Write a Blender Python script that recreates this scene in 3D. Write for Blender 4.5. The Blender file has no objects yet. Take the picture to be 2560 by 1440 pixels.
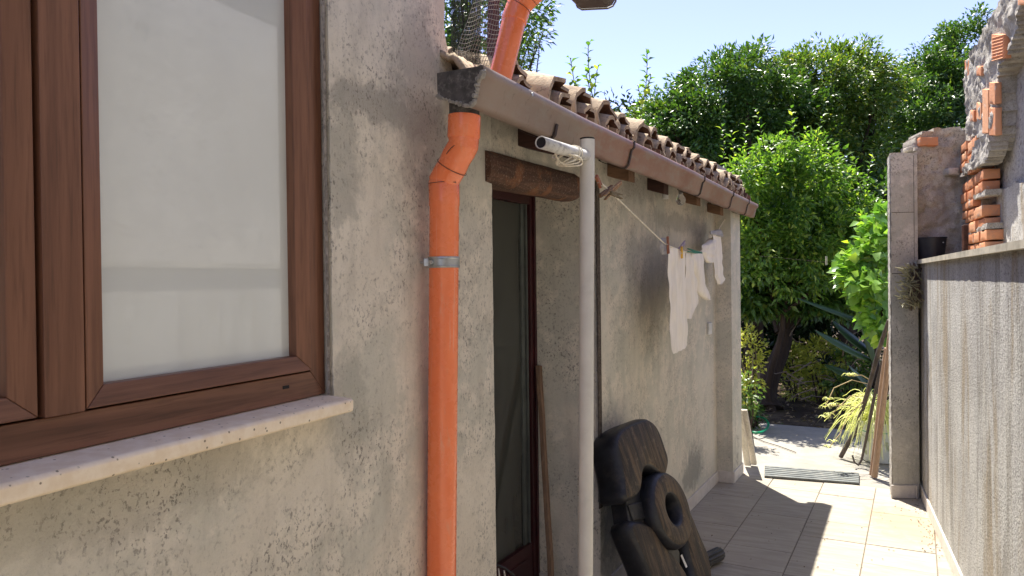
import bpy, bmesh, math, random
import numpy as np
from mathutils import Vector, Matrix
random.seed(7); rng = np.random.default_rng(11)
sc = bpy.context.scene; COL = sc.collection
# ---------------------------------------------------------------- camera
F = 1850.0; CH = 1.6
th = math.atan(17/1850); rl = 0.012
fw = np.array([0, math.cos(th), -math.sin(th)]); R0 = np.array([1., 0, 0]); U0 = np.array([0, math.sin(th), math.cos(th)])
cu = U0*math.cos(rl)+R0*math.sin(rl); cr = R0*math.cos(rl)-U0*math.sin(rl); CC = np.array([0, 0, CH])
cam = bpy.data.cameras.new('camera'); camo = bpy.data.objects.new('camera', cam); COL.objects.link(camo)
cam.sensor_width = 36; cam.lens = 36*F/2560; cam.clip_start = 0.05; cam.clip_end = 3000
m = Matrix.Identity(4)
for i in range(3):
    m[i][0] = cr[i]; m[i][1] = cu[i]; m[i][2] = -fw[i]; m[i][3] = CC[i]
camo.matrix_world = m; sc.camera = camo
# ---------------------------------------------------------------- sky, sun, exposure
SAZ = math.radians(-10.5); SEL = math.radians(66)
w = bpy.data.worlds.new('World'); sc.world = w; w.use_nodes = True
wn = w.node_tree; bg = wn.nodes['Background']
sky = wn.nodes.new('ShaderNodeTexSky'); sky.sky_type = 'NISHITA'; sky.sun_disc = False
sky.sun_elevation = SEL; sky.sun_rotation = SAZ; sky.altitude = 50; sky.dust_density = 0.3; sky.ozone_density = 4.5; sky.air_density = 0.8
hsv = wn.nodes.new('ShaderNodeHueSaturation'); hsv.inputs['Saturation'].default_value = .85; hsv.inputs['Hue'].default_value = .522; wn.links.new(sky.outputs[0], hsv.inputs['Color']); wn.links.new(hsv.outputs[0], bg.inputs[0]); bg.inputs[1].default_value = 0.048
sl = bpy.data.lights.new('sun', 'SUN'); sl.energy = 2.1; sl.angle = math.radians(0.53); sl.color = (1, .95, .86)
so = bpy.data.objects.new('sun', sl); COL.objects.link(so)
sd = Vector((math.sin(SAZ)*math.cos(SEL), math.cos(SAZ)*math.cos(SEL), math.sin(SEL)))
so.rotation_euler = sd.to_track_quat('Z', 'Y').to_euler(); so.location = (0, 0, 8)
sc.view_settings.view_transform = 'Standard'; sc.view_settings.look = 'None'; sc.view_settings.gamma = 1
sc.view_settings.exposure = 2.7
sc.render.engine = 'CYCLES'
sc.cycles.max_bounces = 10; sc.cycles.diffuse_bounces = 6; sc.cycles.transparent_max_bounces = 12
# ---------------------------------------------------------------- pixel -> place helpers
def ray(x, y): return fw+cr*(x-1280)/F+cu*(720-y)/F
def fl(x, y, z=0.):
    d = ray(x, y); return CC+d*(z-CH)/d[2]
def at(x, y, Y):
    d = ray(x, y); return CC+d*Y/d[1]
def pl(x, y, p, n):
    d = ray(x, y); return CC+d*np.dot(np.array(p)-CC, n)/np.dot(d, n)
def unit(v): v = np.array(v, float); return v/np.linalg.norm(v)
ZU = np.array([0, 0, 1.])
a_ = math.radians(28.6); U = np.array([math.sin(a_), math.cos(a_), 0]); N = np.array([math.cos(a_), -math.sin(a_), 0])
b_ = math.radians(24.3); W = np.array([math.sin(b_), math.cos(b_), 0]); NW = np.array([math.cos(b_), -math.sin(b_), 0])
c_ = math.radians(23.1); WR = np.array([math.sin(c_), math.cos(c_), 0]); NR = np.array([-math.cos(c_), math.sin(c_), 0])
A = np.array([1.603, 5.823, 0]); E0 = A-U*3.497; RB = np.array([2.349, 3.931, 0])
def Hc(s, g, z): return A+U*s+N*g+ZU*z           # low outbuilding: along, out of wall, up
def Vc(s, g, z): return E0-W*s+NW*g+ZU*z         # window wall: towards camera, out, up
def Rc(t, g, z): return RB+WR*t+NR*g+ZU*z        # right wall: away, out, up
# ---------------------------------------------------------------- mesh builder
class MB:
    def __init__(s, tf=None): s.v = []; s.f = []; s.m = []; s.tf = tf
    def add(s, vs, fs, mi=0):
        o = len(s.v)
        for p in vs: s.v.append(np.array(s.tf(*p) if s.tf else p, float))
        for f in fs: s.f.append([o+i for i in f]); s.m.append(mi)
    def box(s, a, b, mi=0, jit=0):
        (x0, y0, z0), (x1, y1, z1) = a, b
        vs = [(x, y, z) for x in (x0, x1) for y in (y0, y1) for z in (z0, z1)]
        if jit: vs = [tuple(c+random.uniform(-jit, jit) for c in p) for p in vs]
        s.add(vs, [(0, 1, 3, 2), (4, 6, 7, 5), (0, 4, 5, 1), (2, 3, 7, 6), (0, 2, 6, 4), (1, 5, 7, 3)], mi)
    def prism(s, poly, axis, h0, h1, mi=0, ms=None):
        n = len(poly); ins = lambda p, h: (p[0], p[1], h) if axis == 2 else ((p[0], h, p[1]) if axis == 1 else (h, p[0], p[1]))
        vs = [ins(p, h0) for p in poly]+[ins(p, h1) for p in poly]
        s.add(vs, [tuple(range(n))[::-1], tuple(range(n, 2*n))], mi)
        o = len(s.v)-2*n
        for i in range(n):
            j = (i+1) % n; s.f.append([o+i, o+j, o+n+j, o+n+i]); s.m.append(mi if ms is None else ms)
    def tube(s, pts, rad, n=12, mi=0, cap=True, squash=1):
        pts = [np.array(s.tf(*p) if s.tf else p, float) for p in pts]
        k = len(pts); rs = rad if hasattr(rad, '__len__') else [rad]*k
        o = len(s.v); prev = None
        for i, p in enumerate(pts):
            t = pts[min(i+1, k-1)]-pts[max(i-1, 0)]; t = t/(np.linalg.norm(t)+1e-9)
            if prev is None:
                h = np.array([0, 0, 1.]) if abs(t[2]) < .9 else np.array([1., 0, 0])
                x = np.cross(h, t)
            else: x = prev-t*np.dot(prev, t)
            x = x/np.linalg.norm(x); prev = x; y = np.cross(t, x)
            for q in range(n):
                a = 2*math.pi*q/n; s.v.append(p+rs[i]*(x*math.cos(a)+y*math.sin(a)*squash))
        for i in range(k-1):
            for q in range(n):
                r = (q+1) % n; s.f.append([o+i*n+q, o+i*n+r, o+(i+1)*n+r, o+(i+1)*n+q]); s.m.append(mi)
        if cap:
            s.f.append([o+q for q in range(n)][::-1]); s.m.append(mi)
            s.f.append([o+(k-1)*n+q for q in range(n)]); s.m.append(mi)
    def lathe(s, prof, n=32, mi=0):            # prof: (r, z) local, z axis
        o = len(s.v); k = len(prof)
        for r, z in prof:
            for q in range(n):
                a = 2*math.pi*q/n; p = (r*math.cos(a), r*math.sin(a), z)
                s.v.append(np.array(s.tf(*p) if s.tf else p, float))
        for i in range(k-1):
            for q in range(n):
                t = (q+1) % n; s.f.append([o+i*n+q, o+i*n+t, o+(i+1)*n+t, o+(i+1)*n+q]); s.m.append(mi if not callable(mi) else mi(i))
    def grid(s, fn, nu, nv, mi=0):
        o = len(s.v)
        for i in range(nu+1):
            for j in range(nv+1):
                p = fn(i/nu, j/nv); s.v.append(np.array(s.tf(*p) if s.tf else p, float))
        for i in range(nu):
            for j in range(nv):
                a = o+i*(nv+1)+j; s.f.append([a, a+1, a+nv+2, a+nv+1]); s.m.append(mi)
    def build(s, name, mats, parent=None, loc=None, smooth=False, bevel=0, seg=2, fix=True, weld=False, sub=0, solid=0, angle=50):
        me = bpy.data.meshes.new(name); o = bpy.data.objects.new(name, me); COL.objects.link(o)
        if parent is not None:
            r = parent
            while r.parent: r = r.parent
            org = np.array(r.location); o.parent = parent
        else:
            org = np.array(loc if loc is not None else (0, 0, 0)); o.location = org
        me.from_pydata([tuple(v-org) for v in s.v], [], s.f)
        if not isinstance(mats, (list, tuple)): mats = [mats]
        for mt in mats: me.materials.append(mt)
        me.polygons.foreach_set('material_index', s.m)
        if fix or weld:
            bm = bmesh.new(); bm.from_mesh(me)
            if weld: bmesh.ops.remove_doubles(bm, verts=bm.verts, dist=1e-4)
            if fix: bmesh.ops.recalc_face_normals(bm, faces=bm.faces)
            bm.to_mesh(me); bm.free()
        if smooth:
            me.polygons.foreach_set('use_smooth', [True]*len(me.polygons))
            me.set_sharp_from_angle(angle=math.radians(angle))
        if solid:
            md = o.modifiers.new('solid', 'SOLIDIFY'); md.thickness = solid; md.offset = 0
        if bevel:
            md = o.modifiers.new('bevel', 'BEVEL'); md.width = bevel; md.segments = seg; md.limit_method = 'ANGLE'; md.angle_limit = math.radians(40)
            me.polygons.foreach_set('use_smooth', [True]*len(me.polygons)); me.set_sharp_from_angle(angle=math.radians(180))
            o.modifiers.new('wn', 'WEIGHTED_NORMAL').keep_sharp = True
        if sub:
            md = o.modifiers.new('sub', 'SUBSURF'); md.levels = sub; md.render_levels = sub
        me.update(); return o
def tag(o, label, cat=None, group=None, kind=None):
    if label: o['label'] = label
    if cat: o['category'] = cat
    if group: o['group'] = group
    if kind: o['kind'] = kind
    return o
def root(name, label, cat, loc, group=None, kind=None):
    o = bpy.data.objects.new(name, None); COL.objects.link(o); o.location = tuple(float(c) for c in loc); o.empty_display_size = .1
    return tag(o, label, cat, group, kind)
def nz(x, y=0., z=0., sc_=1.):
    from mathutils import noise
    return noise.noise(Vector((x*sc_, y*sc_, z*sc_)))
def roughbox(mbx, f, n=5):
    # f(u, v, w) -> point, cube mapped; every face gridded and roughened the same way along shared edges
    def g(u, v, w):
        P = np.array(f(u, v, w)); e = sum(1 for c_ in (u, v, w) if c_ in (0, 1)); k = .0035 if e < 2 else .0075
        c_ = np.array(f(.5, .5, .5)); o = nz(P[0]*38, P[1]*38, P[2]*38)+.6*nz(P[0]*95, P[1]*95, P[2]*95)
        return P+unit(c_-P)*(k*(abs(o)+.2)+(.004 if e >= 2 else 0))
    tf0 = mbx.tf; mbx.tf = None; st_ = len(mbx.v); F_ = []
    for a in (0, 1):
        mbx.grid(lambda u, v: g(u, v, a), n, n); mbx.grid(lambda u, v: g(u, a, v), n, n); mbx.grid(lambda u, v: g(a, u, v), n, n)
    mbx.tf = tf0
# ---------------------------------------------------------------- materials
class MT:
    def __init__(s, name, rough=.8, spec=.3):
        s.mat = bpy.data.materials.new(name); s.mat.use_nodes = True; s.nt = s.mat.node_tree
        s.b = s.nt.nodes['Principled BSDF']; s.b.inputs['Roughness'].default_value = rough; s.b.inputs['Specular IOR Level'].default_value = spec
        s.tc = s.nt.nodes.new('ShaderNodeTexCoord')
    def n(s, typ, ins, **props):
        nd = s.nt.nodes.new(typ)
        for k, v in props.items(): setattr(nd, k, v)
        for k, v in ins.items():
            if isinstance(v, bpy.types.NodeSocket): s.nt.links.new(v, nd.inputs[k])
            elif v is not None: nd.inputs[k].default_value = v
        return nd
    def co(s, scale=(1, 1, 1), rot=(0, 0, 0), loc=(0, 0, 0)):
        return s.n('ShaderNodeMapping', {'Vector': s.tc.outputs['Object'], 'Scale': scale, 'Rotation': rot, 'Location': loc}).outputs[0]
    def noise(s, vec, scale, detail=4, rough=.55, dist=0.):
        return s.n('ShaderNodeTexNoise', {'Vector': vec, 'Scale': scale, 'Detail': detail, 'Roughness': rough, 'Distortion': dist}).outputs['Fac']
    def vor(s, vec, scale, feature='F1', out='Distance', rnd=1.):
        return s.n('ShaderNodeTexVoronoi', {'Vector': vec, 'Scale': scale, 'Randomness': rnd}, feature=feature).outputs[out]
    def ramp(s, fac, a, b, inv=False):
        nd = s.n('ShaderNodeMapRange', {'Value': fac, 'From Min': a, 'From Max': b, 'To Min': 1. if inv else 0., 'To Max': 0. if inv else 1.}, interpolation_type='SMOOTHSTEP')
        return nd.outputs[0]
    def math(s, op, a, b=0.): return s.n('ShaderNodeMath', {0: a, 1: b}, operation=op).outputs[0]
    def mix(s, fac, a, b, mode='MIX'):
        cv = lambda c: c if isinstance(c, bpy.types.NodeSocket) else (c[0], c[1], c[2], 1)
        nd = s.nt.nodes.new('ShaderNodeMix'); nd.data_type = 'RGBA'; nd.blend_type = mode
        for k, v in ((0, fac), (6, cv(a)), (7, cv(b))):
            if isinstance(v, bpy.types.NodeSocket): s.nt.links.new(v, nd.inputs[k])
            else: nd.inputs[k].default_value = v
        return nd.outputs[2]
    def rnd(s): return s.n('ShaderNodeNewGeometry', {}).outputs['Random Per Island']
    def color(s, c):
        if isinstance(c, bpy.types.NodeSocket): s.nt.links.new(c, s.b.inputs['Base Color'])
        else: s.b.inputs['Base Color'].default_value = (*c, 1)
    def inp(s, k, v):
        if isinstance(v, bpy.types.NodeSocket): s.nt.links.new(v, s.b.inputs[k])
        else: s.b.inputs[k].default_value = v
    def bump(s, h, strength, dist, prev=None):
        nd = s.n('ShaderNodeBump', {'Height': h, 'Strength': strength, 'Distance': dist})
        if prev is not None: s.nt.links.new(prev, nd.inputs['Normal'])
        s.nt.links.new(nd.outputs[0], s.b.inputs['Normal']); return nd.outputs[0]
def stain_shade_mask(t, centre, radii, edge=.35, nscale=9.):
    v = t.n('ShaderNodeVectorMath', {0: t.tc.outputs['Object'], 1: tuple(centre)}, operation='SUBTRACT').outputs[0]
    v = t.n('ShaderNodeMapping', {'Vector': v, 'Scale': tuple(1/r for r in radii)}).outputs[0]
    l = t.n('ShaderNodeVectorMath', {0: v}, operation='LENGTH').outputs['Value']
    l = t.math('ADD', l, t.math('MULTIPLY', t.math('SUBTRACT', t.noise(t.co(), nscale*.8, 6, .72, .5), .5), 3.2))
    return t.ramp(l, 1-edge, 1+edge, inv=True)
def plaster(name, c1, c2, c3, speck=(.10, .09, .08), amt=.8, stains_shade=(), streak=.35, bump=.6, grain=.5):
    t = MT(name, .92, .12); o = t.co()
    big = t.noise(o, 1.7, 6, .6, .4); mid = t.noise(o, 6.5, 6, .65); ver = t.noise(t.co((5, 5, .7)), 2.2, 5, .6)
    cl = t.ramp(t.noise(o, 3.3, 6, .75), .40, .62)
    c = t.mix(t.ramp(big, .42, .56), c1, c2); c = t.mix(t.ramp(mid, .45, .60), c, c3); c = t.mix(t.math('MULTIPLY', t.math('MULTIPLY', cl, t.ramp(t.noise(o, 11, 6, .7), .48, .6)), .32), c, tuple(.5*x for x in c2))
    c = t.mix(t.math('MULTIPLY', t.ramp(ver, .5, .72), streak), c, tuple(.55*x for x in c1))
    for cen, rad, col, k in stains_shade:
        c = t.mix(t.math('MULTIPLY', stain_shade_mask(t, cen, rad), k), c, col)
    f1 = t.noise(t.co((1, 1, .8)), 95, 4, .7, .2); f2 = t.noise(t.co((1, 1, .9)), 40, 6, .8)
    thr = t.math('MULTIPLY', t.ramp(f1, .54, .62), t.math('ADD', t.math('MULTIPLY', cl, .85), .10))
    pit = t.math('MULTIPLY', t.ramp(f2, .585, .66), t.math('ADD', t.math('MULTIPLY', cl, .7), .15))
    c = t.mix(t.math('MULTIPLY', thr, amt), c, speck); c = t.mix(t.math('MULTIPLY', pit, amt*.5), c, speck)
    g = t.noise(o, 260, 2, .5); c = t.mix(t.math('MULTIPLY', t.ramp(g, .35, .7), .25*grain), c, (.72, .68, .6))
    t.color(c)
    h = t.math('ADD', t.math('MULTIPLY', f2, 1.0), t.math('MULTIPLY', f1, .35)); h = t.math('SUBTRACT', h, t.math('MULTIPLY', thr, .25))
    p = t.bump(t.noise(o, 9, 4, .6), bump*.5, .02); p = t.bump(h, min(1, bump*1.3), .007, p); t.bump(g, grain*.9, .002, p)
    return t.mat
def wood(name, c1, c2, axis=2, scale=14, gloss=.45, stretch=.06, bump=.15, streak=None):
    t = MT(name, gloss, .4); s3 = [1, 1, 1]; s3[axis] = stretch
    v = t.co(tuple(s3)); a = t.noise(v, scale, 6, .65, .6); b = t.noise(v, scale*6, 4, .6)
    c = t.mix(t.ramp(a, .3, .7), c1, c2); c = t.mix(t.math('MULTIPLY', t.ramp(b, .45, .7), .45), c, tuple(.5*x for x in c1))
    if streak: c = t.mix(t.math('MULTIPLY', t.ramp(t.noise(v, scale*2.3, 5, .7), .58, .7), .7), c, streak)
    t.color(c); t.bump(t.math('ADD', a, b), bump, .003); return t.mat
def vec_wood(name, c1, c2, d, **k):           # grain along a horizontal direction d
    t = MT(name, k.get('gloss', .45), .4); ang = math.atan2(d[1], d[0])
    st = k.get('stretch', .06); sc3 = k.get('scale', 14)
    r = t.n('ShaderNodeVectorRotate', {'Vector': t.tc.outputs['Object'], 'Angle': -ang}, rotation_type='Z_AXIS').outputs[0]
    v = t.n('ShaderNodeMapping', {'Vector': r, 'Scale': (st, 1, 1)}).outputs[0]
    a = t.noise(v, sc3, 6, .65, .6); b = t.noise(v, sc3*6, 4, .6)
    c = t.mix(t.ramp(a, .3, .7), c1, c2); c = t.mix(t.math('MULTIPLY', t.ramp(b, .45, .7), k.get('fine', .45)), c, tuple(.5*x for x in c1))
    if 'patch' in k: c = t.mix(t.ramp(t.noise(t.co(), 7, 4, .6), .52, .62), c, k['patch'])
    if 'dust' in k: c = t.mix(t.math('MULTIPLY', t.ramp(t.noise(t.co(), 120, 3, .7), .55, .65), .55), c, k['dust'])
    t.color(c); t.bump(t.math('ADD', a, b), k.get('bump', .15), .003); return t.mat
def simple(name, c, rough=.5, metal=0., var=.15, scale=12, bump=0., spec=.4, dirt=None, dk=.4):
    t = MT(name, rough, spec); o = t.co()
    k = t.mix(t.ramp(t.noise(o, scale, 5, .6), .35, .65), tuple(x*(1-var) for x in c), tuple(min(1, x*(1+var)) for x in c))
    if dirt: k = t.mix(t.math('MULTIPLY', t.ramp(t.noise(o, scale*1.7, 6, .7), .5, .66), dk), k, dirt)
    t.color(k); t.inp('Metallic', metal)
    t.inp('Roughness', t.math('ADD', rough-.08, t.math('MULTIPLY', t.noise(o, scale*3, 4, .6), .2)))
    if bump: t.bump(t.noise(o, scale*6, 4, .6), bump, .003)
    return t.mat
def leafmat(name, c1, c2, c3, trans=.35, rough=.38, spec=.5):
    t = MT(name, rough, spec); r = t.rnd()
    c = t.mix(t.ramp(r, 0, .7), c1, c2); c = t.mix(t.ramp(r, .82, 1), c, c3)
    t.color(c)
    tr = t.n('ShaderNodeBsdfTranslucent', {'Color': t.mix(1., c, (1.9, 2.0, .7), 'MULTIPLY')})
    ms = t.n('ShaderNodeMixShader', {0: trans, 1: t.b.outputs[0], 2: tr.outputs[0]})
    t.nt.links.new(ms.outputs[0], t.nt.nodes['Material Output'].inputs[0]); return t.mat

WALLC = ((.715, .655, .545), (.60, .575, .485), (.77, .71, .595))
_o = E0     # object-space origin of the house
def vs(px, py): return pl(px, py, E0, NW)-_o
mat_wall = plaster('weathered_cement_plaster', *WALLC, stains_shade=[
    (vs(960, 270), (.16, .3, .055), (.30, .285, .25), .7), (vs(860, 430), (.05, .1, .16), (.35, .34, .29), .6), (vs(1085, 340), (.06, .1, .16), (.30, .28, .25), .7),
    (vs(870, 1010), (.05, .12, .14), (.37, .36, .3), .6), (vs(250, 1260), (.3, .5, .07), (.38, .35, .29), .5), (vs(1050, 250), (.1, .15, .3), (.36, .33, .29), .6)], amt=.72)  # patch under the sill is the sill's shadow painted into the plaster
A_ = A
def hs(px, py): return pl(px, py, A, N)-A
mat_wall2 = plaster('stained_shaded_plaster', (.61, .57, .47), (.52, .50, .415), (.67, .61, .50), amt=.6, streak=.3, stains_shade=[
    (hs(1640, 720), (.22, .3, .28), (.34, .315, .265), .6), (hs(1590, 470), (.3, .4, .07), (.3, .28, .24), .6), (hs(1730, 1170), (.18, .28, .14), (.24, .24, .215), .75), (hs(1560, 1300), (.25, .4, .28), (.28, .265, .225), .7),  # first patch is the soft shade beside the laundry, painted into the plaster
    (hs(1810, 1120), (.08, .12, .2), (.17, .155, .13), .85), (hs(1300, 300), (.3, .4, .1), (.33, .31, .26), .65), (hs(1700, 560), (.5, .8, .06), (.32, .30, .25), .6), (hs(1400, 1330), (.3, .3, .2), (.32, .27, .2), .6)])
mat_pillar = plaster('pillar_cement', (.52, .495, .425), (.44, .43, .365), (.60, .57, .49), amt=.75, streak=.4, bump=.8)
def rough_wall(name, c1, c2, streaks, bump=1., gs=90):
    t = MT(name, .95, .1); o = t.co()
    v = t.co((3.2, 3.2, .45)); a = t.noise(v, 1.0, 7, .68, .8); b = t.noise(v, 2.3, 5, .65, .2); d = t.noise(t.co((7, 7, .3), loc=(3, 8, 1)), 1.6, 4, .6)
    c = t.mix(t.ramp(t.noise(o, 2.5, 5, .6), .4, .6), c1, c2)
    fd = t.ramp(t.noise(t.co((1, 1, .6), loc=(2, 5, 9)), 1.6, 5, .7), .28, .5)
    c = t.mix(t.math('MULTIPLY', t.math('MULTIPLY', t.ramp(a, .49, .62), fd), .85*streaks), c, (.34, .265, .165)); c = t.mix(t.math('MULTIPLY', t.math('MULTIPLY', t.ramp(b, .50, .64), fd), .65*streaks), c, (.23, .21, .175))
    c = t.mix(t.math('MULTIPLY', t.ramp(d, .54, .66), .3*streaks), c, (.5, .46, .38))
    g = t.noise(o, gs, 4, .75); g2 = t.vor(o, gs*1.1)
    c = t.mix(t.math('MULTIPLY', t.ramp(g, .5, .64), .65), c, (.13, .12, .115)); c = t.mix(t.math('MULTIPLY', t.ramp(g, .3, .45, True), .5), c, (.68, .65, .6))
    t.color(c); p = t.bump(t.noise(o, 14, 4, .6), .5, .02); p = t.bump(g2, bump*.5, .006, p); t.bump(g, bump, .008, p); return t.mat
mat_rwall = rough_wall('rough_stucco', (.47, .455, .43), (.57, .555, .52), .9, 1.6)
mat_rwall2 = rough_wall('coarse_stucco', (.36, .34, .32), (.45, .43, .40), .25, 1.6, 45)
mat_rubble = plaster('rubble_mortar', (.36, .33, .29), (.26, .235, .2), (.46, .43, .38), amt=.9, bump=1.4, grain=1)
mat_stub = plaster('brown_rubble', (.40, .35, .29), (.31, .27, .22), (.46, .42, .35), amt=.9, bump=1.6, grain=1)  # browner rubble mix for the stub wall and one loose stone
def brickmat():
    t = MT('terracotta_brick', .85, .2); o = t.co()
    c = t.mix(t.rnd(), (.50, .19, .085), (.64, .33, .18)); c = t.mix(t.math('MULTIPLY', t.ramp(t.noise(o, 22, 5, .7), .5, .7), .5), c, (.3, .2, .15))
    c = t.mix(t.math('MULTIPLY', t.ramp(t.noise(o, 8, 4, .7), .6, .68), .8), c, (.42, .39, .34))
    t.color(c); t.bump(t.noise(o, 60, 4, .7), .8, .004); return t.mat
mat_brick = brickmat()
mat_fr_v = wood('brown_foil_vertical', (.135, .058, .032), (.235, .108, .062), 2, 22, .38, .05, .06)
mat_fr_h = vec_wood('brown_foil_horizontal', (.135, .058, .032), (.235, .108, .062), W, scale=22, gloss=.38, stretch=.05, bump=.06)
mat_seal = simple('black_gasket', (.012, .012, .012), .6)
mat_sill = None
def sillmat():
    t = MT('travertine_sill', .55, .3); o = t.co()
    c = t.mix(t.ramp(t.noise(o, 30, 5, .6), .35, .65), (.80, .66, .48), (.88, .76, .59)); h = t.ramp(t.vor(o, 55), .10, .17, True); k = t.math('MULTIPLY', h, t.ramp(t.noise(o, 18, 3, .6), .44, .50))
    c = t.mix(t.math('MULTIPLY', k, .9), c, (.2, .15, .1)); t.color(c); t.bump(k, -.5, .002); return t.mat
mat_sill = sillmat()
def glassmat():
    t = MT('window_glass_with_white_film', .03, .9)
    c = t.mix(t.ramp(t.noise(t.co((1, 1, .6)), 1.4, 3, .5), .3, .7), (.61, .64, .60), (.67, .695, .655)); t.color(c)
    t.inp('Coat Weight', .8); t.inp('Coat Roughness', .015); t.inp('Coat IOR', 1.6); return t.mat
mat_glass = glassmat()
mat_orange = None
def orangemat():
    t = MT('orange_pvc', .36, .5); o = t.co()
    c = t.mix(t.ramp(t.noise(t.co((3, 3, .5)), 4, 4, .6), .3, .7), (.88, .19, .06), (.92, .24, .085))
    c = t.mix(t.math('MULTIPLY', t.ramp(t.noise(t.co((2, 2, .4)), 16, 5, .7), .58, .7), .25), c, (.75, .45, .3))
    c = t.mix(t.math('MULTIPLY', t.math('MULTIPLY', t.ramp(t.noise(t.co((30, 30, .8)), 2.0, 4, .6), .62, .66), t.ramp(t.noise(o, 3, 3, .5), .45, .6)), .5), c, (.9, .55, .42)); c = t.mix(t.math('MULTIPLY', t.ramp(t.noise(o, 26, 6, .75), .6, .72), .12), c, (.5, .2, .1))
    t.color(c); t.inp('Roughness', t.math('ADD', .16, t.math('MULTIPLY', t.noise(o, 20, 4, .6), .22))); t.inp('Coat Weight', .35); t.inp('Coat Roughness', .12); return t.mat
mat_orange = orangemat()
mat_wire = simple('rusty_wire', (.10, .045, .03), .6)
mat_zinc = simple('galvanised_steel', (.42, .43, .42), .35, .8, .2, 25)
mat_gutter = None
def guttermat():
    t = MT('brown_painted_gutter', .5, .4); o = t.co()
    c = t.mix(t.ramp(t.noise(o, 2.2, 5, .6), .4, .62), (.25, .13, .10), (.31, .20, .165))
    c = t.mix(t.math('MULTIPLY', t.ramp(t.noise(t.co((3, 3, 9)), 3, 6, .7), .46, .66), .7), c, (.28, .235, .20))
    c = t.mix(t.math('MULTIPLY', stain_shade_mask(t, Hc(-3.75, .28, 2.14)-Hc(-1.8, .27, 2.1), (.45, .6, .2)), .6), c, (.28, .245, .21))
    c = t.mix(t.math('MULTIPLY', t.ramp(t.noise(t.co((9, 9, 1.5)), 6, 4, .7), .6, .7), .5), c, (.13, .085, .07))
    t.color(c); t.bump(t.noise(o, 40, 4, .6), .2, .002); return t.mat
mat_gutter = guttermat()
mat_capmetal = simple('tarred_gutter_end', (.075, .068, .063), .75, 0, .3, 30, .5, .3, (.3, .28, .25), .35)
mat_bracket = simple('dark_bracket_steel', (.05, .032, .028), .6, .3)
def tilemat():
    t = MT('old_roof_tile', .9, .15); o = t.co(); r = t.rnd()
    c = t.mix(r, (.40, .31, .21), (.50, .40, .28)); c = t.mix(t.ramp(t.noise(o, 9, 6, .7), .45, .65), c, (.26, .20, .14))
    c = t.mix(t.math('MULTIPLY', t.ramp(t.noise(o, 35, 5, .7), .55, .66), .7), c, (.10, .08, .065)); t.color(c); t.bump(t.noise(o, 50, 5, .7), .9, .005); return t.mat
mat_tile = tilemat()
mat_tilein = simple('tile_underside', (.16, .085, .055), .9, 0, .3, 20, .5, .1, (.06, .05, .045), .7)
mat_pole = simple('grey_painted_steel', (.62, .60, .54), .45, 0, .04, 9, 0, .4, (.38, .36, .3), .15)
mat_arm = simple('scratched_white_pipe', (.60, .59, .55), .5, 0, .08, 20, .2, .4, (.12, .11, .1), .5)
mat_black = simple('black_rubber', (.012, .012, .013), .5)
mat_rope = simple('cream_rope', (.80, .74, .60), .9, 0, .15, 80, .5)
mat_beam = vec_wood('old_beam_wood', (.06, .030, .02), (.15, .075, .045), U, scale=20, gloss=.85, stretch=.08, bump=1., patch=(.20, .085, .038), dust=(.30, .23, .16))
mat_raft = vec_wood('rafter_wood', (.15, .085, .05), (.26, .15, .085), N, scale=22, gloss=.8, stretch=.1, bump=.5)
mat_raftd = vec_wood('dark_rafter_wood', (.045, .022, .017), (.085, .04, .028), N, scale=22, gloss=.8, stretch=.1, bump=.5)
mat_maroon = simple('maroon_metal', (.045, .010, .012), .35, 0, .15, 8)
mat_skirt = simple('cream_skirting_tile', (.60, .55, .49), .4, 0, .07, 10, .1, .4, (.4, .36, .3), .3)
def cloth_mat(name, c):
    t = MT(name, .95, .1); o = t.co(); c2 = t.mix(t.ramp(t.noise(t.co((1, 1, .3)), 14, 4, .6), .35, .65), tuple(.88*x for x in c), c)
    t.color(c2); t.inp('Sheen Weight', .3); t.bump(t.noise(t.co((1, 1, .6)), 180, 3, .6), .6, .002); return t.mat
mat_cloth = cloth_mat('cream_cotton', (.88, .81, .68)); mat_grey_cloth = cloth_mat('grey_knit', (.36, .34, .33))
mat_peg = simple('peg_wood', (.34, .20, .09), .7, 0, .3, 60); mat_pegred = simple('faded_red_peg', (.30, .12, .07), .6); mat_pegyel = simple('yellow_peg', (.65, .38, .05), .5)
mat_peggreen = simple('green_peg', (.02, .22, .13), .5); mat_pegmauve = simple('mauve_peg', (.38, .30, .36), .6)
mat_resin = simple('black_resin', (.016, .017, .020), .42, 0, .3, 14, .25, .5, (.07, .06, .05), .35)
def grainmat():
    t = MT('moulded_woodgrain', .62, .35); v = t.co((1, .07, 1)); o = t.co()
    a = t.noise(v, 28, 5, .7, .8); b = t.noise(v, 70, 4, .7)
    c = t.mix(t.ramp(a, .4, .6), (.115, .080, .050), (.035, .029, .024)); c = t.mix(t.math('MULTIPLY', t.ramp(b, .48, .6), .7), c, (.03, .025, .022))
    c = t.mix(t.math('MULTIPLY', t.ramp(t.noise(o, 25, 5, .75), .56, .66), .45), c, (.20, .155, .10)); t.color(c); t.bump(t.math('ADD', a, b), .9, .004); return t.mat
mat_grain = grainmat()
mat_slat = wood('weathered_slat', (.17, .105, .065), (.28, .18, .115), 2, 26, .8, .06, .5)
mat_plankw = wood('bleached_plank', (.55, .49, .40), (.68, .62, .52), 2, 18, .8, .08, .3)
mat_cane = wood('cane_wood', (.32, .20, .12), (.45, .30, .19), 2, 18, .6, .1, .3); mat_stick = wood('burnt_stick', (.055, .045, .038), (.13, .10, .075), 2, 18, .8, .1, .5)
mat_grate = simple('grey_ribbed_rubber', (.13, .14, .135), .6, 0, .15, 10, .2, .4, (.3, .28, .24), .4)
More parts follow.
